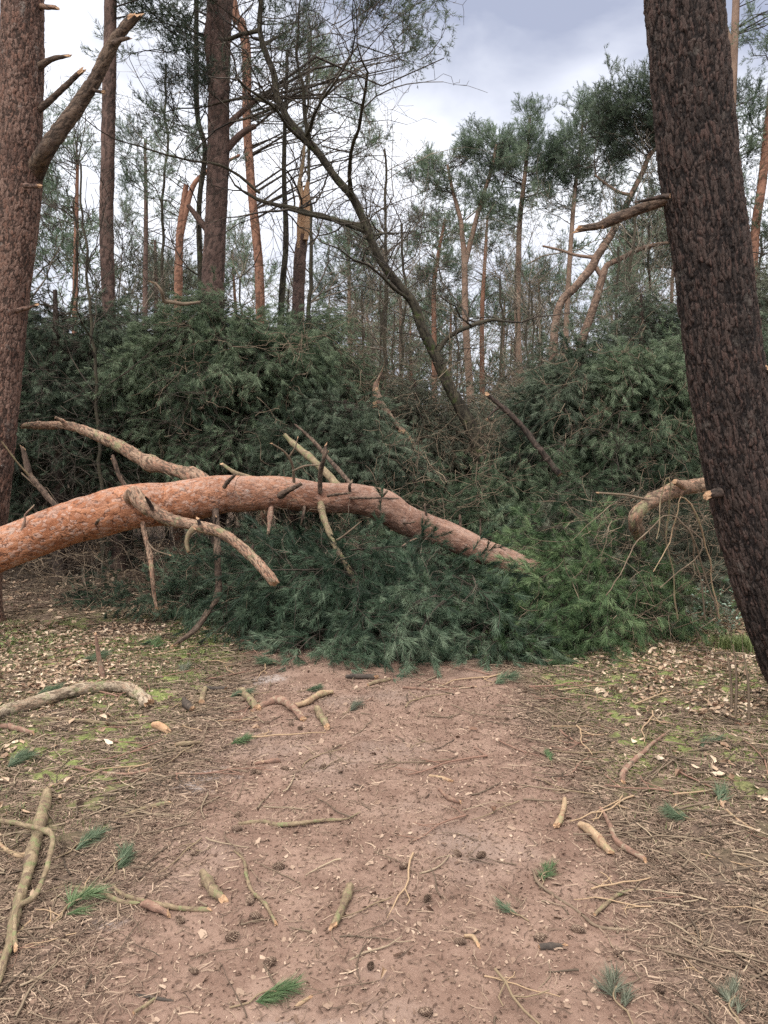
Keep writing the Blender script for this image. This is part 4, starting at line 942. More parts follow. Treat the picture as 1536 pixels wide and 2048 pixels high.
dark_trunk("thin dark ivy-grown stem just left of the stout forked pine", [(393, -200, 8), (393, 0, 9), (394, 220, 10), (410, 300, 10), (398, 420, 10), (402, 600, 12), (400, 780, 13)], 12, MB_OAK, 121)
dark_trunk("dark crooked stem between the orange pine and the snapped pine", [(575, 100, 6), (568, 330, 9), (572, 480, 11), (563, 600, 13), (560, 780, 14)], 12.5, MB_OAK, 122)
def snapped_pine():
    Y = 13; tp, tr = polyY([(606, 470, 22), (600, 520, 24), (596, 620, 25), (592, 780, 26)], Y); tp, tr = to_ground(tp, tr); base = tp[-1]
    root = empty('snapped_pine', base, "snapped pine with a tall splintered pale orange break at its top", 'broken tree')
    g = Geo(); tube(g, tp, tr, 24, .03, amp=.006, sc_=.06, seed=131, jag=0); g.build('trunk', MB_MID, root, base)
    g = Geo(); rr = np.random.default_rng(9)
    for i, pts in enumerate([[(606, 500, 18), (607, 440, 20), (609, 400, 15), (613, 378, 7)], [(600, 500, 12), (599, 440, 11), (603, 400, 6), (604, 385, 2)], [(612, 480, 10), (615, 430, 9), (618, 385, 4)]]):
        p, r = polyY(pts, Y - .05 * i); tube(g, p, r, 7, .05, amp=0, seed=i, wob=.5, jag=.15)
    g.build('splintered_wood', M_SPLIT, root, base)
    g = Geo(); p, r = polyY([(603, 400, 8), (598, 370, 7), (606, 330, 7), (608, 295, 4)], Y); tube(g, p, r, 8, .06, seed=5, wob=.3, jag=.1); g.build('hanging_strip', M_STICKP, root, base)
snapped_pine()

# ------------------------------------------------------------------ leaning oak
def oak():
    Y = 10.5
    pts = [(518, -80, 9), (522, 0, 10), (519, 60, 11), (530, 105, 13), (548, 150, 14), (556, 200, 15), (575, 240, 16), (605, 275, 18), (640, 312, 17), (675, 360, 17), (705, 395, 18), (725, 430, 18), (745, 485, 18), (768, 530, 19), (800, 572, 20), (828, 610, 23), (845, 655, 24), (872, 710, 25), (900, 775, 27), (930, 830, 28), (955, 895, 31), (985, 970, 34), (1010, 1050, 38)]
    tp, tr = polyY(pts, Y); tr = tr * .86; tp, tr = to_ground(tp, tr); base = tp[-1]
    root = empty('oak_tree', base, "leaning dark oak with a mossy curving trunk and bare twigs, crossing the sky", 'tree')
    g = Geo(); p0, r0 = tube(g, tp, tr, 26, .03, amp=.006, sc_=.04, st=3, seed=141, wob=.14, wav=.05); g.build('trunk', MB_OAK, root, base)
    R = np.random.default_rng(77)
    limbs = [[(460, 352, 4), (510, 382, 7), (560, 398, 8), (600, 412, 9), (640, 425, 10), (690, 440, 11), (730, 458, 13)], [(300, 330, 3), (380, 345, 4), (460, 352, 5), (520, 385, 6)],
             [(395, 30, 5), (440, 52, 7), (480, 55, 8), (520, 62, 9)], [(610, 60, 3), (600, 130, 5), (612, 190, 6), (612, 230, 8), (620, 290, 10)], [(1010, 640, 5), (975, 640, 7), (935, 655, 8), (900, 672, 9), (874, 706, 11)],
             [(440, 190, 5), (480, 188, 6), (520, 195, 6), (560, 215, 8)], [(600, 480, 5), (640, 470, 6), (680, 462, 7), (730, 462, 8)], [(740, 290, 4), (725, 330, 6), (705, 360, 7), (703, 395, 9)], [(800, 380, 3), (775, 410, 5), (750, 440, 6), (738, 470, 8)], [(560, 10, 4), (540, 50, 6), (523, 90, 8)],
             [(680, 250, 4), (640, 262, 5), (610, 275, 7)], [(520, 280, 4), (560, 270, 5), (600, 278, 7)], [(470, 260, 4), (510, 240, 5), (556, 215, 6)], [(760, 570, 5), (790, 590, 6), (822, 600, 8)]]
    segs = []
    for i, l in enumerate(limbs):
        p, r = polyY(l, Y); off = np.linspace(R.normal() * .9, 0, len(p)); p[:, 1] += off
        g = Geo(); pp, rr = tube(g, p, r, 8, .06, amp=0, seed=150 + i, wob=.2, wav=.06); g.build('limb', MB_OAK, root, base)
        nb = 5 if l[0][1] < 420 else 3
        for j in range(nb):
            k = R.integers(0, max(1, int(len(pp) * .75))); q = pp[k]; a = R.random() * 6.28
            d = np.array([cos(a), sin(a), R.uniform(-.1, .9)]); d /= np.linalg.norm(d)
            grow(segs, q, d, R.uniform(.6, 1.3), rr[k] * .6, 1, R, .05, .30, (3, 4), .75, 3 if j else 4, .6, .0028)
        d = pp[0] - pp[2]; d /= np.linalg.norm(d); grow(segs, pp[0], d, 1.1, rr[0], 1, R, .04, .28, (3, 4), .7, 4, .6, .0028)
    for k in range(0, int(len(p0) * .72), 4):
        if p0[k][2] < 2.2: continue
        a = R.random() * 6.28; d = np.array([cos(a), sin(a), R.uniform(-.1, .7)]); d /= np.linalg.norm(d)
        grow(segs, p0[k], d, R.uniform(.4, 1.2), .010, 1, R, .03, .30, (2, 4), .8, 3, .6, .0028)
    g = Geo(); segs_to(g, segs, 0, R); g.build('crown', M_TWIGD, root, base)
    print('oak segs', len(segs))
oak()
def bare_tree(label, px, top, bot, Y, seed, R=None, trunk_w=12, lean=0, spread=.6, mat=(MB_OAK, M_TWIGD), crown=1.6, n=16, group=None, rmin=.004):
    R = np.random.default_rng(seed)
    pts = [(px + lean, top, 4)]
    for t in (.3, .6, .85, 1): pts.append((px + lean * (1 - t) + R.normal() * 8 * (1 - t), top + (bot - top) * t, 4 + (trunk_w - 4) * t))
    tp, tr = polyY(pts, Y); tp, tr = to_ground(tp, tr); base = tp[-1]
    root = empty('bare_tree', base, label, 'tree', group); g = Geo(); p, r = tube(g, tp, tr, 8, .15, seed=seed, wav=.12); g.build('trunk', mat[0], root, base)
    segs = []
    for i in range(n):
        k = int(R.random() ** 1.2 * len(p) * .6); a = R.random() * 6.28; d = np.array([cos(a) * spread, sin(a) * spread, .8]); d /= np.linalg.norm(d)
        grow(segs, p[k], d, crown * R.uniform(.6, 1.2), max(.006, r[k] * .5), 1, R, .05, .22, (3, 4), .6, 4 if i % 2 else 3, .6, rmin)
    g = Geo(); segs_to(g, segs, 0, R); g.build('crown', mat[1], root, base); return root
bare_tree("tall bare tree with a rounded cloud of fine twigs behind the oak's upper stem", 620, 60, 700, 15, 501, trunk_w=9, crown=1.9, n=20, spread=1.1, rmin=.0025, mat=(MB_OAK, M_TWIGG))
bare_tree("bare twiggy tree right of the oak against the white sky", 770, 300, 700, 16, 502, trunk_w=8, crown=1.6, n=15, spread=1.2, rmin=.0025, mat=(MB_OAK, M_TWIGG))
bare_tree("bare tree spreading fine twigs between the slim trunk and the stout pine", 330, 130, 700, 16, 503, trunk_w=7, crown=1.8, n=10, spread=1.1, rmin=.0025, mat=(MB_OAK, M_TWIGG))
bare_tree("bare shrub with rising thin stems in front of the slim grey-brown trunk", 200, 330, 900, 9.5, 504, trunk_w=8, lean=-40, crown=1.1, n=11, spread=1.0)
bare_tree("bare stems crossing between the left pine and the slim trunk", 130, 400, 900, 10.5, 505, trunk_w=7, lean=20, crown=1.0, n=9, spread=1.0)

# ------------------------------------------------------------------ standing pines, right half
pine("forked pale pine with a broad leaning crown, the leftmost tall one against the bright sky", [[(895, 330, 5), (905, 380, 7), (921, 440, 9), (925, 480, 10), (929, 520, 12), (931, 640, 13), (940, 780, 15), (948, 880, 16)], [(992, 290, 5), (985, 330, 7), (970, 380, 8), (955, 430, 9), (942, 480, 10), (931, 525, 11)]], 21,
     [(960, 300, 45, 30, 30), (1005, 285, 20, 25, 12), (915, 330, 48, 24, 28), (860, 350, 36, 22, 18), (900, 380, 60, 26, 22), (985, 340, 40, 34, 22), (880, 420, 40, 22, 9), (975, 450, 40, 30, 10)], (MB_PALEP, M_NPINE, M_TWIGD), 201, tintoff=-.05)
pine("slim pine with the narrow pointed crown against the bright sky", [[(1060, 230, 4), (1052, 330, 8), (1040, 440, 10), (1036, 560, 11), (1036, 680, 12), (1048, 850, 14)]], 22,
     [(1062, 245, 14, 24, 16), (1058, 290, 30, 24, 26), (1060, 335, 36, 28, 28), (1020, 360, 32, 34, 24), (1075, 380, 26, 24, 14), (1040, 430, 44, 22, 12)], (MB_PALEP, M_NPINE, M_TWIGD), 202, tintoff=-.05)
pine("pine with layered crown left of the forked pale one, lower down", [[(890, 440, 5), (878, 500, 7), (869, 560, 9), (868, 640, 10), (869, 760, 11)]], 24,
     [(880, 450, 50, 16, 20), (840, 500, 40, 16, 18), (890, 530, 55, 20, 20), (850, 570, 50, 20, 18), (880, 610, 40, 22, 12)], (MB_ORANGE, M_NPINE, M_TWIGD), 203)
pine("thin pine between the forked pale pine and the pointed one", [[(975, 430, 4), (970, 520, 7), (964, 640, 9), (965, 840, 11)]], 25,
     [(975, 450, 46, 22, 20), (965, 500, 44, 24, 18), (990, 550, 40, 26, 12)], (MB_ORANGE, M_NPINE, M_TWIGD), 204)
pine("tall pine with feathery crown right of the gap in the clouds", [[(1168, 210, 4), (1160, 300, 6), (1150, 380, 8), (1142, 480, 9), (1135, 600, 10), (1128, 760, 12)]], 21,
     [(1168, 225, 16, 24, 18), (1165, 270, 40, 26, 28), (1200, 290, 36, 24, 20), (1140, 300, 34, 24, 18), (1160, 340, 54, 28, 32), (1130, 375, 42, 22, 20), (1210, 340, 34, 24, 12), (1150, 430, 40, 30, 9)], (MB_PALEP, M_NPINE, M_TWIGD), 205, tintoff=.02)
pine("crooked thick pine bending right with a dark crown beside the right-hand trunk", [[(1330, 280, 7), (1300, 310, 9), (1285, 345, 10), (1265, 385, 11), (1245, 425, 12), (1222, 470, 14), (1195, 512, 16), (1183, 535, 17), (1150, 575, 16), (1125, 600, 15), (1112, 640, 15), (1106, 720, 17), (1104, 850, 18)], [(1085, 492, 4), (1120, 500, 5), (1150, 510, 6), (1185, 515, 7)], [(1190, 350, 4), (1215, 370, 5), (1240, 385, 6), (1262, 390, 7)]], 16,
     [(1290, 230, 50, 34, 26), (1280, 270, 60, 26, 24), (1330, 300, 40, 40, 16), (1235, 250, 34, 18, 10), (1200, 335, 34, 18, 8), (1290, 470, 60, 12, 5)], (MB_PALEP, ND, M_TWIGD), 206, sides=14, amp=.004, sc_rng=(.55, .9))
pine("pale pine with an elbow bend just right of the crooked one", [[(1350, 483, 5), (1310, 490, 8), (1275, 500, 9), (1240, 518, 10), (1215, 530, 11), (1207, 548, 14), (1198, 580, 15), (1182, 630, 16), (1165, 680, 17), (1150, 760, 18)], [(1185, 515, 7), (1192, 535, 9), (1205, 555, 10)]], 16,
     [(1340, 500, 70, 40, 12), (1320, 430, 60, 30, 9)], (MB_PALEP, NG, M_TWIGD), 207, sides=14, amp=.004, sc_rng=(.5, .8))
pine("orange pine stem rising beyond the right edge of the right-hand trunk", [[(1550, 100, 15), (1540, 220, 16), (1525, 360, 17), (1512, 450, 17), (1505, 560, 18), (1500, 700, 19)]], 15,
     [(1560, 100, 60, 90, 30), (1530, 300, 50, 60, 20), (1520, 460, 60, 40, 16)], (MB_ORANGE, M_NPINE, M_TWIGD), 208, sides=14, amp=.003)
pine("slim pale pine stem at the top right behind the right-hand trunk", [[(1478, -200, 12), (1472, 0, 14), (1468, 120, 14), (1463, 260, 15), (1455, 700, 17)], [(1440, 30, 4), (1458, 70, 7), (1467, 130, 9)]], 15.5,
     [(1500, 200, 40, 60, 16), (1490, 330, 40, 50, 14), (1510, -100, 90, 90, 30)], (MB_PALEP, M_NPINE, M_TWIGD), 209, sides=14)
GD = 'slender pines in the far background'
far_stems = [(1010, 590, 860, 30, 'MB'), (1085, 560, 860, 32, 'MB'), (900, 600, 850, 34, 'MO'), (820, 640, 860, 33, 'MO'), (740, 600, 860, 36, 'MO'), (1225, 560, 820, 30, 'MB'), (1340, 420, 820, 26, 'MB'), (60, 400, 800, 28, 'MB'), (330, 560, 820, 30, 'MO'), (470, 500, 820, 31, 'MO'), (1270, 500, 820, 34, 'MB'), (1385, 430, 820, 33, 'MO')]
for i, (px, top, bot, Yd, mk) in enumerate(far_stems):
    R = np.random.default_rng(900 + i); m = MB_PALEP if mk == 'MB' else MB_ORANGE
    pine("slender pine far back in the wood with a small faint crown", [[(px + R.normal() * 8, top, 4), (px + R.normal() * 4, (top + bot) / 2, 7), (px, bot, 9)]], Yd,
         [(px, top + 10, 30, 22, 12), (px + R.normal() * 12, top + 50, 36, 24, 12), (px + R.normal() * 14, top + 95, 36, 26, 8)], (m, M_NPINE, M_TWIGG), 900 + i, group=GD, sc_rng=(.8, 1.3), sides=8)
# bare saplings: three built, the rest copied part by part
GS = 'bare saplings in the wood behind the heap'
protos = [bare_tree("thin bare sapling in the tangle of the wood behind the fallen crowns", px, 560, 900, 17, 700 + i, trunk_w=4, crown=1.2, n=14, spread=1.0, mat=(MB_OAK, M_TWIGG), group=GS, rmin=.003) for i, px in enumerate((760, 1000, 1060))]
Rs = np.random.default_rng(31)
def copy_tree(o, loc, rz, s):
    c = o.copy(); COL.objects.link(c); c.location = loc; c.rotation_euler = (0, 0, rz); c.scale = (s, s, s)
    for ch in o.children:
        d = ch.copy(); COL.objects.link(d); d.parent = c
    return c
for i in range(38):
    px = Rs.uniform(560, 1300) if i < 26 else Rs.choice([Rs.uniform(-200, 560), Rs.uniform(1300, 1700)]); Yd = Rs.uniform(13, 30)
    x = (px - CX) / F * Yd; copy_tree(protos[i % 3], (x, Yd, float(H(x, Yd)[0]) - .05), Rs.random() * 6.28, Rs.uniform(.7, 1.25))

# far-off wood and undergrowth, one mass
def far_wood():
    R = np.random.default_rng(41); g = Geo(); segs = []
    n = 150; a = R.uniform(-1.15, 1.15, n); d = R.uniform(30, 62, n); x = np.sin(a) * d; y = np.cos(a) * d; z = H(x, y)
    A = np.stack([x, y, z - .2], 1); hgt = R.uniform(5, 11, n); B = A + np.stack([R.normal(size=n) * .7, R.normal(size=n) * .5, hgt], 1)
    frusta(g, A, B, R.uniform(.04, .09, n), .02, 5, 0, R.uniform(.2, .9, n))
    for i in range(150):
        p = A[i] + (B[i] - A[i]) * .35; dd = np.array([R.normal() * .5, R.normal() * .3, .8]); grow(segs, p, dd / np.linalg.norm(dd), 3.0, .03, 1, R, .05, .25, (2, 4), .7, 3, .6, .012)
    segs_to(g, segs, 0, R)
    # low evergreen undergrowth and crowns; pale needle colour stands in for distance haze
    nb = 1100; a = R.uniform(-1.15, 1.15, nb); d = R.uniform(24, 60, nb); Bp = np.stack([np.sin(a) * d, np.cos(a) * d, 0 * a], 1)
    hz = H(Bp[:, 0], Bp[:, 1]); lowf = R.random(nb) < .62
    cl = fbm(np.stack([a * 9, d * .08, 0 * a], 1), 3, 5)
    Bp[:, 2] = hz + np.where(lowf, R.uniform(.2, 4.8, nb) * (.4 + 1.4 * cl), R.uniform(3.5, 9, nb))
    keep = lowf | (cl > .42)
    Bp = Bp[keep]; nb = len(Bp)
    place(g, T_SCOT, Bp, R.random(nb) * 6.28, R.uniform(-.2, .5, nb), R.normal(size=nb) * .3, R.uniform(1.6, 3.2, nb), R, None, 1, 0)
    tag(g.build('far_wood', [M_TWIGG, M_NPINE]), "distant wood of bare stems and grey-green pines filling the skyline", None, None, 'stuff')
far_wood()

# ------------------------------------------------------------------ brushwood
def brush():
    R = np.random.default_rng(61)
    def mass(name, label, mat, regs):
        g = Geo(); segs = []
        for (x0, x1, y0, y1, ya, yb, n, L, upw) in regs:
            for i in range(n):
                Y = R.uniform(ya, yb); q = P(R.uniform(x0, x1), R.uniform(y0, y1), Y); q[2] = max(q[2], float(H(q[0], q[1])[0]) + .02)
                d = R.normal(size=3) * np.array([1, .7, .5]) + np.array([0, 0, upw]); d /= np.linalg.norm(d)
                grow(segs, q, d, L * R.uniform(.6, 1.4), .0045, 1, R, -.03, .30, (1, 3), .75, 3, .65, .0026)
        segs_to(g, segs, 0, R); g.build(name, mat); o = bpy.data.objects[name]; tag(o, label, None, None, 'stuff')
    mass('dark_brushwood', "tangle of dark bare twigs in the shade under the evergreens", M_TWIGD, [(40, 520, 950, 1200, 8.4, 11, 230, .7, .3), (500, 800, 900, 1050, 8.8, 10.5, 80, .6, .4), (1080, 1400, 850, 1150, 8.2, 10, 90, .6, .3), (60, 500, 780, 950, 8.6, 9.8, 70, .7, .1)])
    mass('pale_brushwood', "pale wiry twigs arching over the heap and at its edges", M_TWIG, [(700, 1000, 920, 1080, 8.2, 9.2, 70, .45, .4), (440, 760, 1040, 1180, 7.3, 8.2, 70, .45, .2), (1150, 1480, 1000, 1230, 6.8, 8.5, 120, .55, .3), (60, 460, 1100, 1230, 7.2, 9.5, 80, .5, .3), (560, 800, 640, 860, 10.5, 12, 60, .7, .2), (860, 1130, 740, 920, 9.8, 13, 110, .8, .5), (600, 880, 720, 930, 10.2, 12.5, 90, .7, .5), (1100, 1420, 700, 950, 8.9, 9.4, 60, .45, .0), (300, 620, 640, 900, 8.9, 9.5, 50, .4, .0), (960, 1440, 1220, 1290, 6.4, 6.9, 36, .5, .1)])
brush()

# ------------------------------------------------------------------ other logs and snags
def log(name, label, cat, pts, mat, seed, sides=16, amp=.003, jag=.03, step=.02, wav=0.0, Y=0, parts=(), group=None, sc_=.03, upright=False):
    p, r = polyY(pts, Y) if Y or len(pts[0]) > 3 else (None, None)
    if p is None:
        p, r = [], []
        for q in pts:
            g0 = G(q[0], q[1]); rr = q[2] / 2 / F * g0[1]; p.append(g0 + np.array([0, 0, rr * .95])); r.append(rr)
        p = np.array(p); r = np.array(r)
    base = p.mean(0); root = None
    g = Geo(); tube(g, p, r, sides, step, 0, .5, amp, sc_, 2.5, seed, .30, jag=jag, capmat=1, wav=wav)
    if not parts:
        o = g.build(name, [mat, M_SPLIT], None, base); return tag(o, label, cat, group)
    root = empty(name, base, label, cat, group)
    g.build('stem', [mat, M_SPLIT], root, base)
    for i, (pn, pts2, m2) in enumerate(parts):
        if len(pts2[0]) > 3: p2, r2 = polyY(pts2, 0)
        else:
            p2, r2 = [], []
            for q in pts2:
                g0 = G(q[0], q[1]); rr = q[2] / 2 / F * g0[1]; p2.append(g0 + np.array([0, 0, rr * .9])); r2.append(rr)
            p2 = np.array(p2); r2 = np.array(r2)
        g = Geo(); tube(g, p2, r2, 8, step, 0, .5, 0, .02, 2.5, seed + i + 1, .15, jag=jag * .5, capmat=1); g.build(pn, [m2, M_SPLIT], root, base)
    return root
log('curved_log', "curved peeling log arching out of the foliage behind the right-hand pine trunk", 'log', [(1500, 950, 30, 7.3), (1440, 962, 34, 7.3), (1400, 970, 33, 7.3), (1350, 980, 29, 7.2), (1310, 998, 28, 7.1), (1280, 1020, 27, 7.0), (1270, 1045, 24, 7.0), (1278, 1070, 22, 7.2)], MB_BRANCH, 601, 24, .005,
    parts=[('branch_stub', [(1370, 975, 14, 7.15), (1360, 968, 13, 7.1), (1350, 963, 12, 7.05)], MB_BRANCH), ('branch_stub', [(1332, 990, 7, 7.1), (1330, 980, 5, 7.1)], M_TWIG)])
log('dead_snag', "bare broken branch slanting up left out of the foliage, right of the oak trunk", 'branch', [(1120, 950, 13, 8.8), (1100, 923, 12, 8.9), (1078, 898, 12, 8.9), (1050, 860, 11, 9.0), (1020, 828, 10, 9.0), (997, 808, 9, 9.0), (976, 790, 8, 9.0)], MB_DARK, 602, 14, .003, .04, parts=[('branch_spur', [(998, 815, 6, 9), (985, 825, 4, 9), (975, 838, 3, 9)], MB_DARK)])
log('splintered_stump', "torn orange splinter of trunk standing in the twigs beyond the arch", 'broken tree', [(840, 910, 12, 10.5), (815, 872, 9, 10.4), (790, 846, 10, 10.4), (772, 822, 13, 10.4), (758, 800, 18, 10.4), (752, 775, 12, 10.4), (759, 752, 2, 10.4)], M_STICKR, 603, 9, .012, .16, .025, .04,
    parts=[('splinter', [(750, 815, 11, 10.4), (752, 785, 8, 10.38), (757, 768, 2, 10.4)], M_SPLIT), ('splinter', [(800, 862, 9, 10.4), (815, 868, 6, 10.3), (822, 882, 2, 10.3)], M_SPLIT)])
log('broken_branch', "bleached broken branch end low behind the left pine at the shrub tops", 'branch', [(400, 604, 5, 9.2), (370, 608, 7, 9.1), (345, 604, 8, 9.1), (330, 602, 7, 9.1), (324, 585, 6, 9.0), (313, 570, 5, 9.0), (305, 566, 2, 9.0)], M_TWIG, 604, 10, .002, .05, .02, .03)
log('slim_branch', "thin straight branch pointing left from the curved log", 'branch', [(1300, 1000, 5, 7.0), (1250, 990, 5, 7.0), (1198, 986, 4, 6.95)], M_TWIG, 606, 6, 0, .02)
# arching bare bramble stems by the right trunk
GV = 'pale bramble stems arching beside the right-hand pine trunk'
Rv = np.random.default_rng(17)
for i in range(4):
    x0 = Rv.uniform(1330, 1440); xt = x0 + Rv.uniform(-90, 70); xe = xt + Rv.uniform(-60, 30); yt = Rv.uniform(950, 1080)
    Yv = Rv.uniform(5.7, 6.6)
    log('bramble_stem', "pale thin bramble stem arching beside the right-hand pine trunk", 'bramble', [(x0 + 20, 1235, 3.5, Yv), (x0, 1140, 3, Yv), ((x0 + xt) / 2, (1120 + yt) / 2 - 30, 4, Yv - .1), (xt, yt, 3, Yv - .15), (xe, yt + 40, 3, Yv - .2), (xe - 30 + Rv.normal() * 20, yt + Rv.uniform(80, 180), 2, Yv - .3)], [M_STICKP, M_TWIG, M_STICKG, M_TWIG][i % 4], 620 + i, 5, 0, 0, .06, .14, group=GV)
for i, (a, b) in enumerate([((1462, 1425), (1455, 1300)), ((1472, 1430), (1466, 1290)), ((1498, 1440), (1487, 1310))]):
    g0 = G(*a); Yv = g0[1]
    log('upright_seedling', ["tallest thin leafless seedling standing left of the right trunk's foot", "middle thin leafless seedling of three by the right trunk's foot", "thin leafless seedling nearest the right trunk's foot"][i], 'seedling', [(a[0], a[1], 6, Yv), ((a[0] + b[0]) / 2 + 4, (a[1] + b[1]) / 2, 5, Yv), (b[0], b[1], 3, Yv)], M_TWIG, 660 + i, 6, 0, 0, .04, .01)

# ------------------------------------------------------------------ sticks on the ground
S = M_STICKP; SG = M_STICKG; SR = M_STICKR; SD = M_STICKD
log('fallen_branch', "large bleached curved branch on the grass at the left edge", 'branch', [(-90, 1492, 30), (0, 1440, 26), (60, 1420, 25), (130, 1400, 25), (190, 1388, 24), (240, 1386, 24), (275, 1398, 25), (297, 1412, 20)], MB_PALE, 701, 26, .003, .03, .012, .03,
    parts=[('upright_shoot', [(208, 1392, 11, 5.45), (205, 1350, 10, 5.5), (197, 1310, 9, 5.5), (191, 1268, 5, 5.5)], SR), ('side_branch', [(-40, 1470, 13), (10, 1458, 12), (30, 1462, 12), (65, 1470, 9)], SR)])
def base_z(l): return l
log('fallen_branch', "long upright-looking pale branch lying towards the camera at the left edge", 'branch', [(95, 1592, 20), (85, 1630, 22), (70, 1690, 23), (62, 1720, 22), (50, 1780, 22), (35, 1850, 21), (25, 1900, 18), (8, 1950, 17), (-20, 2020, 15)], M_STICKG, 702, 18, .003, .03, .012, .03,
    parts=[('side_branch', [(60, 1712, 13), (40, 1716, 11), (15, 1705, 9), (-15, 1680, 8)], S), ('twig', [(30, 1880, 8), (45, 1860, 6), (60, 1845, 5)], S)])
cb = [(-40, 1632, 10, .06), (0, 1641, 10, .08), (50, 1650, 10, .12), (102, 1668, 11, .16), (98, 1720, 11, .12), (72, 1790, 11, .08), (38, 1815, 10, .07), (30, 1850, 10, .06), (30, 1890, 9, .04)]
log('fallen_branch', "thin crooked dark branch bent over the long pale one at the left edge", 'branch', [(x_, y_, w_, G(x_, y_)[1] - d_) for x_, y_, w_, d_ in cb], M_STICKG, 703, 12, .001, .02, .012, .01)
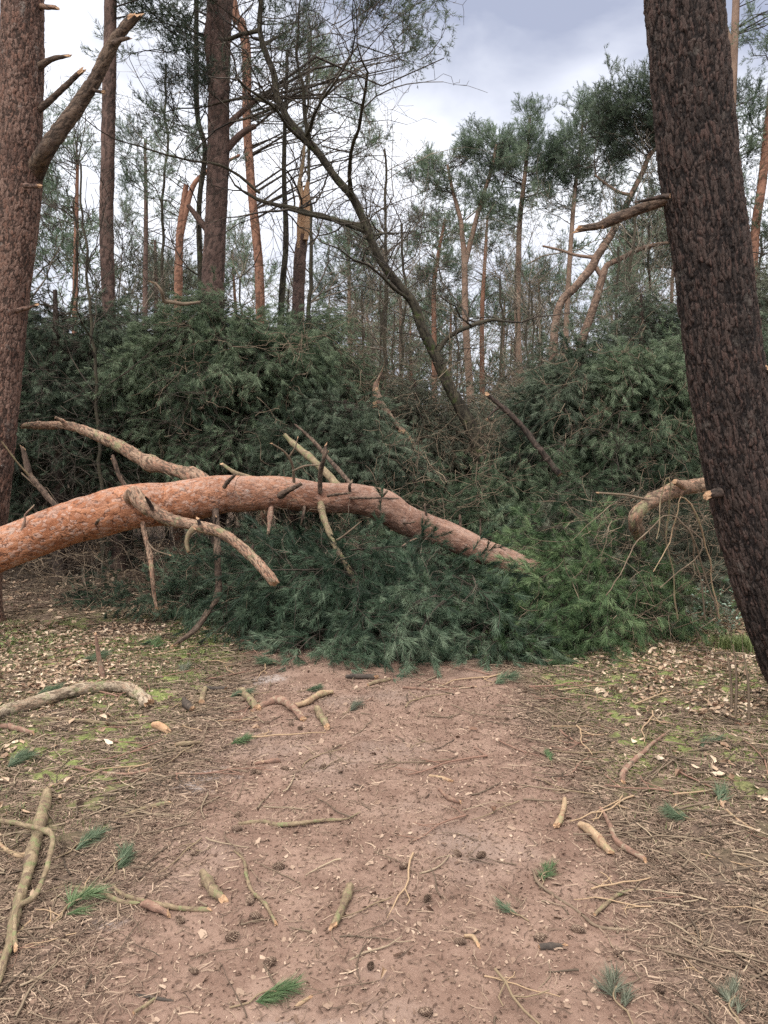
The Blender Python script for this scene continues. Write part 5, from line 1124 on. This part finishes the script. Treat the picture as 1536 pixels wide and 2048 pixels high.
sticks = [
 ('branch', "bent reddish branch piece on the left half of the path", [(505, 1425, 9), (528, 1413, 13), (555, 1407, 15), (580, 1420, 15), (604, 1443, 13)], SR),
 ('branch', "pale forked branch just right of the bent reddish one", [(585, 1418, 10), (610, 1412, 12), (640, 1396, 13), (664, 1388, 8)], S),
 ('branch', "short mossy stick with a broken orange end left of the bent reddish one", [(482, 1386, 13), (495, 1402, 14), (512, 1422, 13)], SG),
 ('branch', "short greenish stick lying below the pale forked branch", [(632, 1424, 13), (640, 1440, 14), (652, 1459, 13)], SG),
 ('branch', "straight black stick at the top of the path", [(690, 1357, 10), (715, 1357, 10), (750, 1358, 9)], SD),
 ('branch', "dark stick right of the straight black one at the top of the path", [(736, 1373, 7), (755, 1367, 8), (778, 1362, 6)], SG),
 ('branch', "small black stick end among the litter left of the path", [(368, 1402, 10), (374, 1415, 14), (384, 1424, 12)], SD),
 ('branch', "black crosswise stick beyond the small black stick end", [(408, 1380, 10), (425, 1380, 9), (448, 1380, 8)], SD),
 ('branch', "stubby pale-green stick touching the black crosswise one", [(403, 1408, 12), (406, 1395, 11), (410, 1382, 9)], SG),
 ('branch', "long thin wavy stick lying across the middle of the path", [(474, 1648, 7), (520, 1645, 9), (555, 1653, 9), (600, 1651, 8), (640, 1645, 7), (690, 1642, 4), (712, 1632, 3)], M_STICKG),
 ('branch', "short thick green-barked stick in the centre foreground of the path", [(701, 1780, 15), (695, 1800, 18), (683, 1830, 18), (671, 1856, 16)], SG),
 ('branch', "thick dark stick with a torn orange end left of the foreground path", [(400, 1750, 14), (412, 1772, 22), (425, 1790, 22), (442, 1802, 16)], M_STICKG),
 ('branch', "small orange-barked piece of branch left of the foreground path", [(286, 1815, 15), (305, 1822, 17), (334, 1834, 12)], SR),
 ('branch', "long thin crooked stick running right to the orange-barked piece", [(90, 1788, 7), (140, 1777, 8), (190, 1788, 9), (240, 1808, 9), (270, 1812, 8)], SG),
 ('branch', "green-barked stick with a cut end behind the orange-barked piece", [(228, 1770, 6), (250, 1792, 8), (300, 1808, 9), (350, 1820, 10), (414, 1824, 9)], SG),
 ('branch', "thick pale smooth stick, left one of the pair on the path's right side", [(1162, 1656, 16), (1180, 1668, 18), (1200, 1690, 17), (1220, 1710, 15)], S),
 ('branch', "longer knobbly reddish stick, right one of the pair on the path's right side", [(1198, 1620, 7), (1218, 1655, 9), (1230, 1680, 11), (1250, 1702, 14), (1289, 1725, 14)], SR),
 ('branch', "short pale stick with bark loop beyond the pair on the right", [(1127, 1605, 9), (1124, 1630, 11), (1114, 1656, 13)], S),
 ('branch', "branched reddish stick pointing down the slope right of the path", [(1376, 1434, 5), (1330, 1470, 6), (1285, 1508, 9), (1262, 1530, 11), (1248, 1548, 11), (1247, 1567, 12)], SR),
 ('branch', "long winding twig left of the green-barked stick in the foreground", [(470, 1705, 4), (490, 1725, 6), (494, 1760, 7), (505, 1790, 7), (530, 1815, 8), (551, 1848, 7)], SG),
 ('branch', "long thin twig trailing down from the green tuft on the path's right", [(1062, 1742, 5), (1075, 1770, 6), (1110, 1795, 5), (1150, 1820, 5), (1190, 1852, 6), (1230, 1860, 6), (1292, 1860, 4)], M_TWIG),
 ('branch', "straight pale stick with a fork on the lower right litter", [(1190, 1837, 8), (1215, 1812, 9), (1240, 1792, 8), (1285, 1776, 5)], SG),
 ('branch', "wavy grey twig at the lower right among pine cones", [(1275, 1892, 7), (1320, 1897, 7), (1370, 1898, 6), (1410, 1885, 4)], M_TWIG),
 ('branch', "dark curled stick with a knob low on the path's right side", [(1082, 1900, 12), (1105, 1898, 13), (1128, 1895, 9)], M_STICKD),
 ('branch', "long thin horizontal stick at the far end of the path", [(805, 1377, 5), (850, 1380, 6), (900, 1379, 5), (950, 1374, 4)], SR),
 ('branch', "short bent orange stick on the left middle of the path", [(508, 1530, 7), (530, 1527, 9), (552, 1524, 9)], SR),
 ('branch', "thin curved stick in the right middle of the path", [(880, 1582, 6), (895, 1600, 8), (918, 1608, 8)], SR),
 ('branch', "pale crooked stick on the far right of the path's middle", [(858, 1553, 6), (880, 1556, 7), (898, 1562, 7)], S),
 ('branch', "mossy stick lying level at the path's left border", [(228, 1640, 7), (270, 1626, 9), (310, 1615, 10), (338, 1610, 9)], SG),
 ('branch', "long stick parallel to the path's left border, further away", [(150, 1540, 6), (210, 1550, 7), (260, 1551, 7), (300, 1545, 9)], SR),
 ('branch', "greenish straight stick below the large bleached branch", [(90, 1437, 6), (160, 1445, 7), (230, 1452, 7), (300, 1444, 7)], SG),
 ('branch', "broken wood chunk with orange face left of the path", [(308, 1455, 12), (320, 1460, 16), (336, 1467, 12)], M_SPLIT),
 ('branch', "short pale stick below the wood chunk on the left", [(350, 1497, 8), (370, 1494, 9), (394, 1490, 6)], SG),
 ('branch', "pair-forming small pale stick at the bottom of the path, left part", [(270, 2030, 8), (290, 2018, 9), (300, 2010, 8)], SG),
 ('branch', "dark thin stick lying level near the bottom left", [(272, 1992, 7), (300, 1997, 8), (338, 2000, 6)], SD),
 ('branch', "small tan stick with knot at the bottom centre", [(590, 2014, 8), (605, 2003, 9), (615, 1996, 7)], S),
 ('branch', "small hooked tan stick on the lower right of the path", [(925, 1875, 9), (942, 1876, 10), (952, 1890, 9)], S),
 ('branch', "long pale branch lying at the foot of the yellow-green top", [(970, 1305, 5), (1030, 1290, 5), (1100, 1285, 6), (1160, 1275, 7), (1205, 1268, 5)], S),
 ('branch', "thin forked stick on the litter right of the path, Y shaped", [(1335, 1575, 5), (1350, 1588, 6), (1352, 1600, 7), (1350, 1615, 7)], M_TWIG),
 ('branch', "long thin stick through the litter at the right edge", [(1455, 1625, 5), (1490, 1650, 5), (1540, 1672, 5)], S),
]
for i, (k, lb, pts, m) in enumerate(sticks):
    log('stick', lb, 'stick', pts, m, 720 + i, 14, .0022 if pts[0][2] > 8 else .0012, .018, .008, .026, sc_=.014)
# small twigs: one of each kind, the rest copied
GT = 'thin twigs scattered over the forest floor'
tp_ = []
for i in range(10):
    R = np.random.default_rng(400 + i); A = twig_poly(.30, .0034, R, .15, True)
    g = Geo()
    fr = [np.array([a[k] for a in A]) for k in range(4)]; frusta(g, fr[0], fr[1], fr[2], fr[3], 6, 0, .5)
    tp_.append(g.build('twig', [SG, M_TWIG, S, SR, M_TWIG][i % 5], None, (0, 0, 0)))
Rt = np.random.default_rng(88); cnt = 0
while cnt < 250:
    x = Rt.uniform(-3.0, 3.2); y = Rt.uniform(2.0, 6.6); on = abs(x + .06) < 1.0
    if abs(x) > y * .53: continue
    if on and Rt.random() < .72: continue
    o = tp_[cnt] if cnt < 10 else tp_[Rt.integers(10)].copy()
    if cnt >= 10: COL.objects.link(o)
    s = Rt.uniform(.35, 1.35) * (.8 + .12 * y); o.scale = (s, s, s); o.location = (x, y, float(H(x, y)[0]) + .006); o.rotation_euler = (Rt.normal() * .05, Rt.normal() * .05, Rt.random() * 6.28)
    tag(o, ("thin bare twig lying on the brown dirt path" if on else "thin bare twig in the litter left of the path" if x < 0 else "thin bare twig in the litter right of the path"), 'twig', GT + (' on the path' if on else ' on the left' if x < 0 else ' on the right'))
    cnt += 1
# pine cones
def cone_mesh(seed, open_=0.0):
    g = Geo(); R = np.random.default_rng(seed); n = 95; L = .052
    th = np.arange(n) * 2.39996; t = (np.arange(n) + .5) / n
    prof = np.sin(np.clip(t * 1.02 + .12, 0, 1) * pi * .93) ** .75 * .0125 + .001
    # solid core
    p = np.stack([np.linspace(-L / 2, L / 2, 9), np.zeros(9), np.zeros(9)], 1); rr = np.sin(np.clip(np.linspace(.1, .97, 9), 0, 1) * pi) ** .7 * .0105 + .001
    tube(g, p, rr, 10, .008, 0, .25, wob=0)
    # scales
    c = np.stack([-L / 2 + t * L, prof * np.cos(th), prof * np.sin(th)], 1); nrm = np.stack([0 * th, np.cos(th), np.sin(th)], 1); tan = np.stack([0 * th, -np.sin(th), np.cos(th)], 1); ax = np.array([1., 0, 0])
    sz = (.0052 * (.55 + .6 * np.sin(t * pi)))[:, None]
    a = c + tan * sz * .6 - ax * sz * .6 - nrm * .0015; b = c - tan * sz * .6 - ax * sz * .6 - nrm * .0015; d = c + ax * sz * .75 + nrm * sz * (.25 + open_) ; e = c + nrm * sz * (.35 + open_ * .6); f1 = c + tan * sz * .62 + ax * sz * .1; f2 = c - tan * sz * .62 + ax * sz * .1
    V = np.stack([a, f1, d, f2, b, e], 1).reshape(-1, 3); i = np.arange(n)[:, None, None] * 6
    g.add(V, (i + np.array([[0, 1, 5], [1, 2, 5], [2, 3, 5], [3, 4, 5], [4, 0, 5]])[None]).reshape(-1, 3), 0, np.repeat(np.clip(R.normal(.6, .12, n), 0, 1), 6), smooth=False)
    return g.build('pine_cone', M_CONE, None, (0, 0, 0))
cp = [cone_mesh(1), cone_mesh(2, .35), cone_mesh(3, .8)]
placed = [(475, 1662, 2), (390, 1709, 2), (557, 1737, 0), (915, 1711, 2), (962, 1715, 0), (808, 1736, 0), (921, 1889, 0), (855, 1802, 2), (1157, 1865, 0), (1233, 1907, 0), (850, 2030, 0), (1155, 1925 - 60, 0), (513, 1838, 0), (500, 1805, 1), (360, 1845, 2), (1095, 1569, 1), (1143, 1555, 0), (465, 1878, 2), (538, 1930, 1), (741, 1938, 2), (387, 1948, 0), (508, 1547, 1), (517, 1548, 1), (570, 1540, 1), (645, 1537, 1), (338, 1567, 1), (160, 1613, 2), (1305, 1645, 1), (1325, 1650, 1), (1458, 1752, 2), (1425, 1810, 1), (1490, 1845, 1), (1485, 1957, 1), (1490, 2020, 0), (1376, 1800, 1), (1435, 1990, 1), (1480, 1700, 1), (1510, 1870, 2), (1080, 1880, 1)]
Rc = np.random.default_rng(4); i = 0
for (px, py, k) in placed + [(None, None, None)] * 46:
    if px is None: x = Rc.uniform(.7, 2.6) if Rc.random() < .7 else Rc.uniform(-2.2, -.5); y = Rc.uniform(2.2, 5.6); k = int(Rc.integers(3))
    else: q = G(px, py); x, y = q[0], q[1]
    o = cp[i] if i < 3 else cp[k].copy()
    if i >= 3: COL.objects.link(o)
    s = Rc.uniform(.62, .98); o.scale = (s, s, s); o.location = (x, y, float(H(x, y)[0]) + .011); o.rotation_euler = (Rc.random() * 6, Rc.normal() * .15, Rc.random() * 6.28)
    w_ = abs(x + .05) < .95; tag(o, ("small brown pine cone lying on the bare dirt path" if w_ else "small brown pine cone in the litter left of the path" if x < 0 else "small brown pine cone in the litter right of the path"), 'pine cone', 'pine cones ' + ('on the path' if w_ else 'left of the path' if x < 0 else 'right of the path')); i += 1
# torn green sprigs
def sprig(label, px, py, size, yaw, mat=M_NYEL, seed=0, n=7, group=None):
    R = np.random.default_rng(3000 + seed); g = Geo(); q = G(px, py); size *= .82; n = int(R.integers(5, 10))
    t = np.linspace(0, 1, n); S0 = np.stack([t * .1, .03 * np.sin(t * 3), .012 + .02 * t], 1); D = np.stack([1 + 0 * t, R.normal(size=n) * .5, .25 + .1 * R.random(n)], 1)
    V = needles_at(S0, D, 46, .085, .0028, .55, .12, R, .04); V = V.reshape(-1, 3); V[:, 2] = np.maximum(V[:, 2], .003)
    c, s = cos(yaw), sin(yaw); W = np.stack([V[:, 0] * c - V[:, 1] * s, V[:, 0] * s + V[:, 1] * c, V[:, 2]], 1) * size + q
    k = len(W) // 3; g.add(W, np.arange(3 * k).reshape(-1, 3), 0, np.repeat(np.clip(R.normal(.6, .15, k), 0, 1), 3), smooth=False)
    A = np.stack([S0[:, 0] - .02, S0[:, 1], S0[:, 2]], 1); A = np.vstack([[[-.09, 0, .006]], A]); A = np.stack([A[:, 0] * c - A[:, 1] * s, A[:, 0] * s + A[:, 1] * c, A[:, 2]], 1) * size + q
    base = q
    root = empty('pine_sprig', base, label, 'pine sprig', group)
    g.build('needles', mat, root, base); g = Geo(); frusta(g, A[:-1], A[1:], .003, .0028, 6, 0, .5); g.build('stem', M_STICKG, root, base)
sprigs = [("bright green torn pine sprig at the bottom edge of the path", 510, 2010, 1.0, .25, M_NYEL), ("green pine sprig in the bottom left litter below the long pale branch's bend", 132, 1835, 1.15, 1.1, M_NYEL), ("bluish pine sprig left of the thick dark stick", 235, 1745, 1.1, 1.3, M_NMID), ("dull green pine sprig above the bluish one near the left edge", 150, 1705, 1.1, .8, M_NMID),
 ("green tuft at the path's right side by the long trailing twig", 1090, 1765, .8, 1.0, M_NYEL), ("tiny bright green tuft at the path's right border, mid distance", 1103, 1525, .75, 1.4, M_NYEL), ("small green tuft low on the right half of the path", 1036, 1832, .65, 2.3, M_NMID), ("green tuft on the damp patch left of the path", 462, 1492, .9, .4, M_NYEL), ("faint green sprig at the bottom right corner", 1250, 2020, 1.0, 1.6, M_NGREY),
 ("bluish sprig at the right edge in the brown litter", 1440, 1612, 1.1, .9, M_NMID), ("green sprig lying further up the right bank", 1380, 1640, .9, 2.5, M_NMID), ("flat dark green sprig near the black stick at the path's far end", 612, 1384, .9, .1, M_NMID), ("sprig of grey-green needles beside the pale forked branch", 700, 1425, 1.0, .9, M_NGREY), ("wide green sprig in front of the pine crown's left part", 560, 1330, 1.4, 2.9, M_NMID),
 ("green sprig right in front of the pine crown's middle", 745, 1328, 1.0, .3, M_NYEL), ("long green sprig at the far right of the path's end", 990, 1372, 1.6, .5, M_NMID), ("pale green sprig under the yellow-green treetop", 1160, 1330, 1.5, 2.8, M_NMID), ("dark sprig left of the path near the stubby sticks", 460, 1398, 1.2, .2, M_NMID), ("green sprig behind the large bleached branch", 160, 1325, 1.5, .3, M_NMID), ("green seedling-like sprig left of the drooping dark branch's foot", 310, 1300, 1.5, 1.5, M_NYEL),
 ("sprig with upright needles in the grass left of centre", 370, 1350, 1.2, 1.6, M_NGREY), ("green sprig beside the greenish straight stick at left", 70, 1395, 1.3, .5, M_NMID), ("bluish sprig at the far left edge above the crooked branch", 15, 1540, 1.2, 1.2, M_NMID), ("green sprig on the dark soil patch on the right bank", 1400, 1500, 1.2, .4, M_NMID), ("last sprig at the bottom right edge", 1475, 2035, .9, 1.2, M_NGREY), ("small sprig under the right foot of the fallen crown", 1215, 1335, 1.3, .2, M_NYEL)]
for i, (lb, px, py, s, yw, m) in enumerate(sprigs): sprig(lb, px, py, s, yw, m, i)
# leafy plants
def leafy(name, label, cat, px, py, wpx, hpx, n, lsz, seed, Yoff=0, stems=8, mat=M_IVY):
    R = np.random.default_rng(seed); q = G(px, py); Y = q[1]; wx = wpx / F * Y / 2; hz = hpx / F * Y
    root = empty(name, q, label, cat); g = Geo(); A = []; B = []; pos = []
    for i in range(stems):
        A = []; B = []; p = q + np.array([R.normal() * wx * .4, R.normal() * wx * .4, 0]); d = np.array([R.normal() * .5, R.normal() * .4, 1.]); d /= np.linalg.norm(d); L = hz * R.uniform(.6, 1.1)
        for j in range(6):
            d = d + R.normal(size=3) * .2; d /= np.linalg.norm(d); p2 = p + d * L / 6; A.append(p); B.append(p2); p = p2
            for _ in range(max(1, n // (stems * 6))): pos.append(p2 + R.normal(size=3) * lsz * .9)
        g = Geo(); pt = np.array([A[0]] + B); tube(g, pt, np.full(len(pt), .0035), 5, .05); g.build('stem', M_TWIG, root, q)
    g = Geo(); pos = np.array(pos); k = len(pos); leaves(g, pos, lsz * R.uniform(.6, 1.2, k), R.random(k) * 6.3, R.normal(size=k) * .4, R.normal(size=k) * .4, R.normal(.62, .18, k), R=R); g.build('foliage', mat, root, q)
leafy('holly_bush', "pale glossy-leaved shrub between the heap and the right trunk's foot", 'shrub', 1425, 1270, 130, 160, 300, .045, 801, stems=14)
leafy('holly_bush', "small pale-leaved plant behind the bramble stems", 'shrub', 1360, 1262, 70, 80, 110, .04, 802, stems=7)
leafy('ground_plant', "low bright green leafy plant at the left edge on the leaf litter", 'plant', 25, 1300, 60, 26, 40, .06, 803, stems=5, mat=M_GRASS)
leafy('ground_plant', "second low green plant right of the leaf-edge one", 'plant', 92, 1290, 40, 22, 26, .05, 804, stems=4, mat=M_GRASS)
def grass_clump(px, py, label, n, wr, L):
    q = G(px, py); R = np.random.default_rng(int(px)); g = Geo(); a = R.random(n) * 6.28; ln = R.uniform(.2, 1.2, n); b = q + np.stack([R.normal(size=n) * wr, R.normal(size=n) * wr * .7, 0 * a], 1)
    d1 = np.stack([np.cos(a) * ln * .4, np.sin(a) * ln * .4, 1 + 0 * a], 1); d1 /= np.linalg.norm(d1, axis=1)[:, None]; m = b + d1 * L * .5; e = m + (d1 + np.stack([np.cos(a) * ln, np.sin(a) * ln, -.5 * ln], 1)) * L * .4
    s = np.stack([-np.sin(a), np.cos(a), 0 * a], 1) * .003
    V = np.stack([b - s, b + s, m + s, m - s, e], 1).reshape(-1, 3); i = np.arange(n)[:, None, None] * 5
    g.add(V, (i + np.array([[0, 1, 2, 3]])[None]).reshape(-1, 4), 0, np.repeat(R.normal(.55, .15, n), 5), smooth=False); g.addF((i + np.array([[3, 2, 4]])[None]).reshape(-1, 3) - 5 * n, 0)
    V = None
    o = g.build('grass_clump', M_GRASS, None, q); tag(o, label, 'grass clump')
grass_clump(1490, 1300, "bright green grass clump at the foot of the right-hand trunk", 700, .13, .16)
import resource
print('boughs', [len(t[0]) for t in T_SOFT + T_SOFTM + T_SCOT], 'rss', resource.getrusage(resource.RUSAGE_SELF).ru_maxrss / 1e6)
print('big', sorted([(len(m.vertices), m.name) for m in bpy.data.meshes])[-25:])
print('objects', len(bpy.data.objects), 'verts', sum(len(m.vertices) for m in bpy.data.meshes))
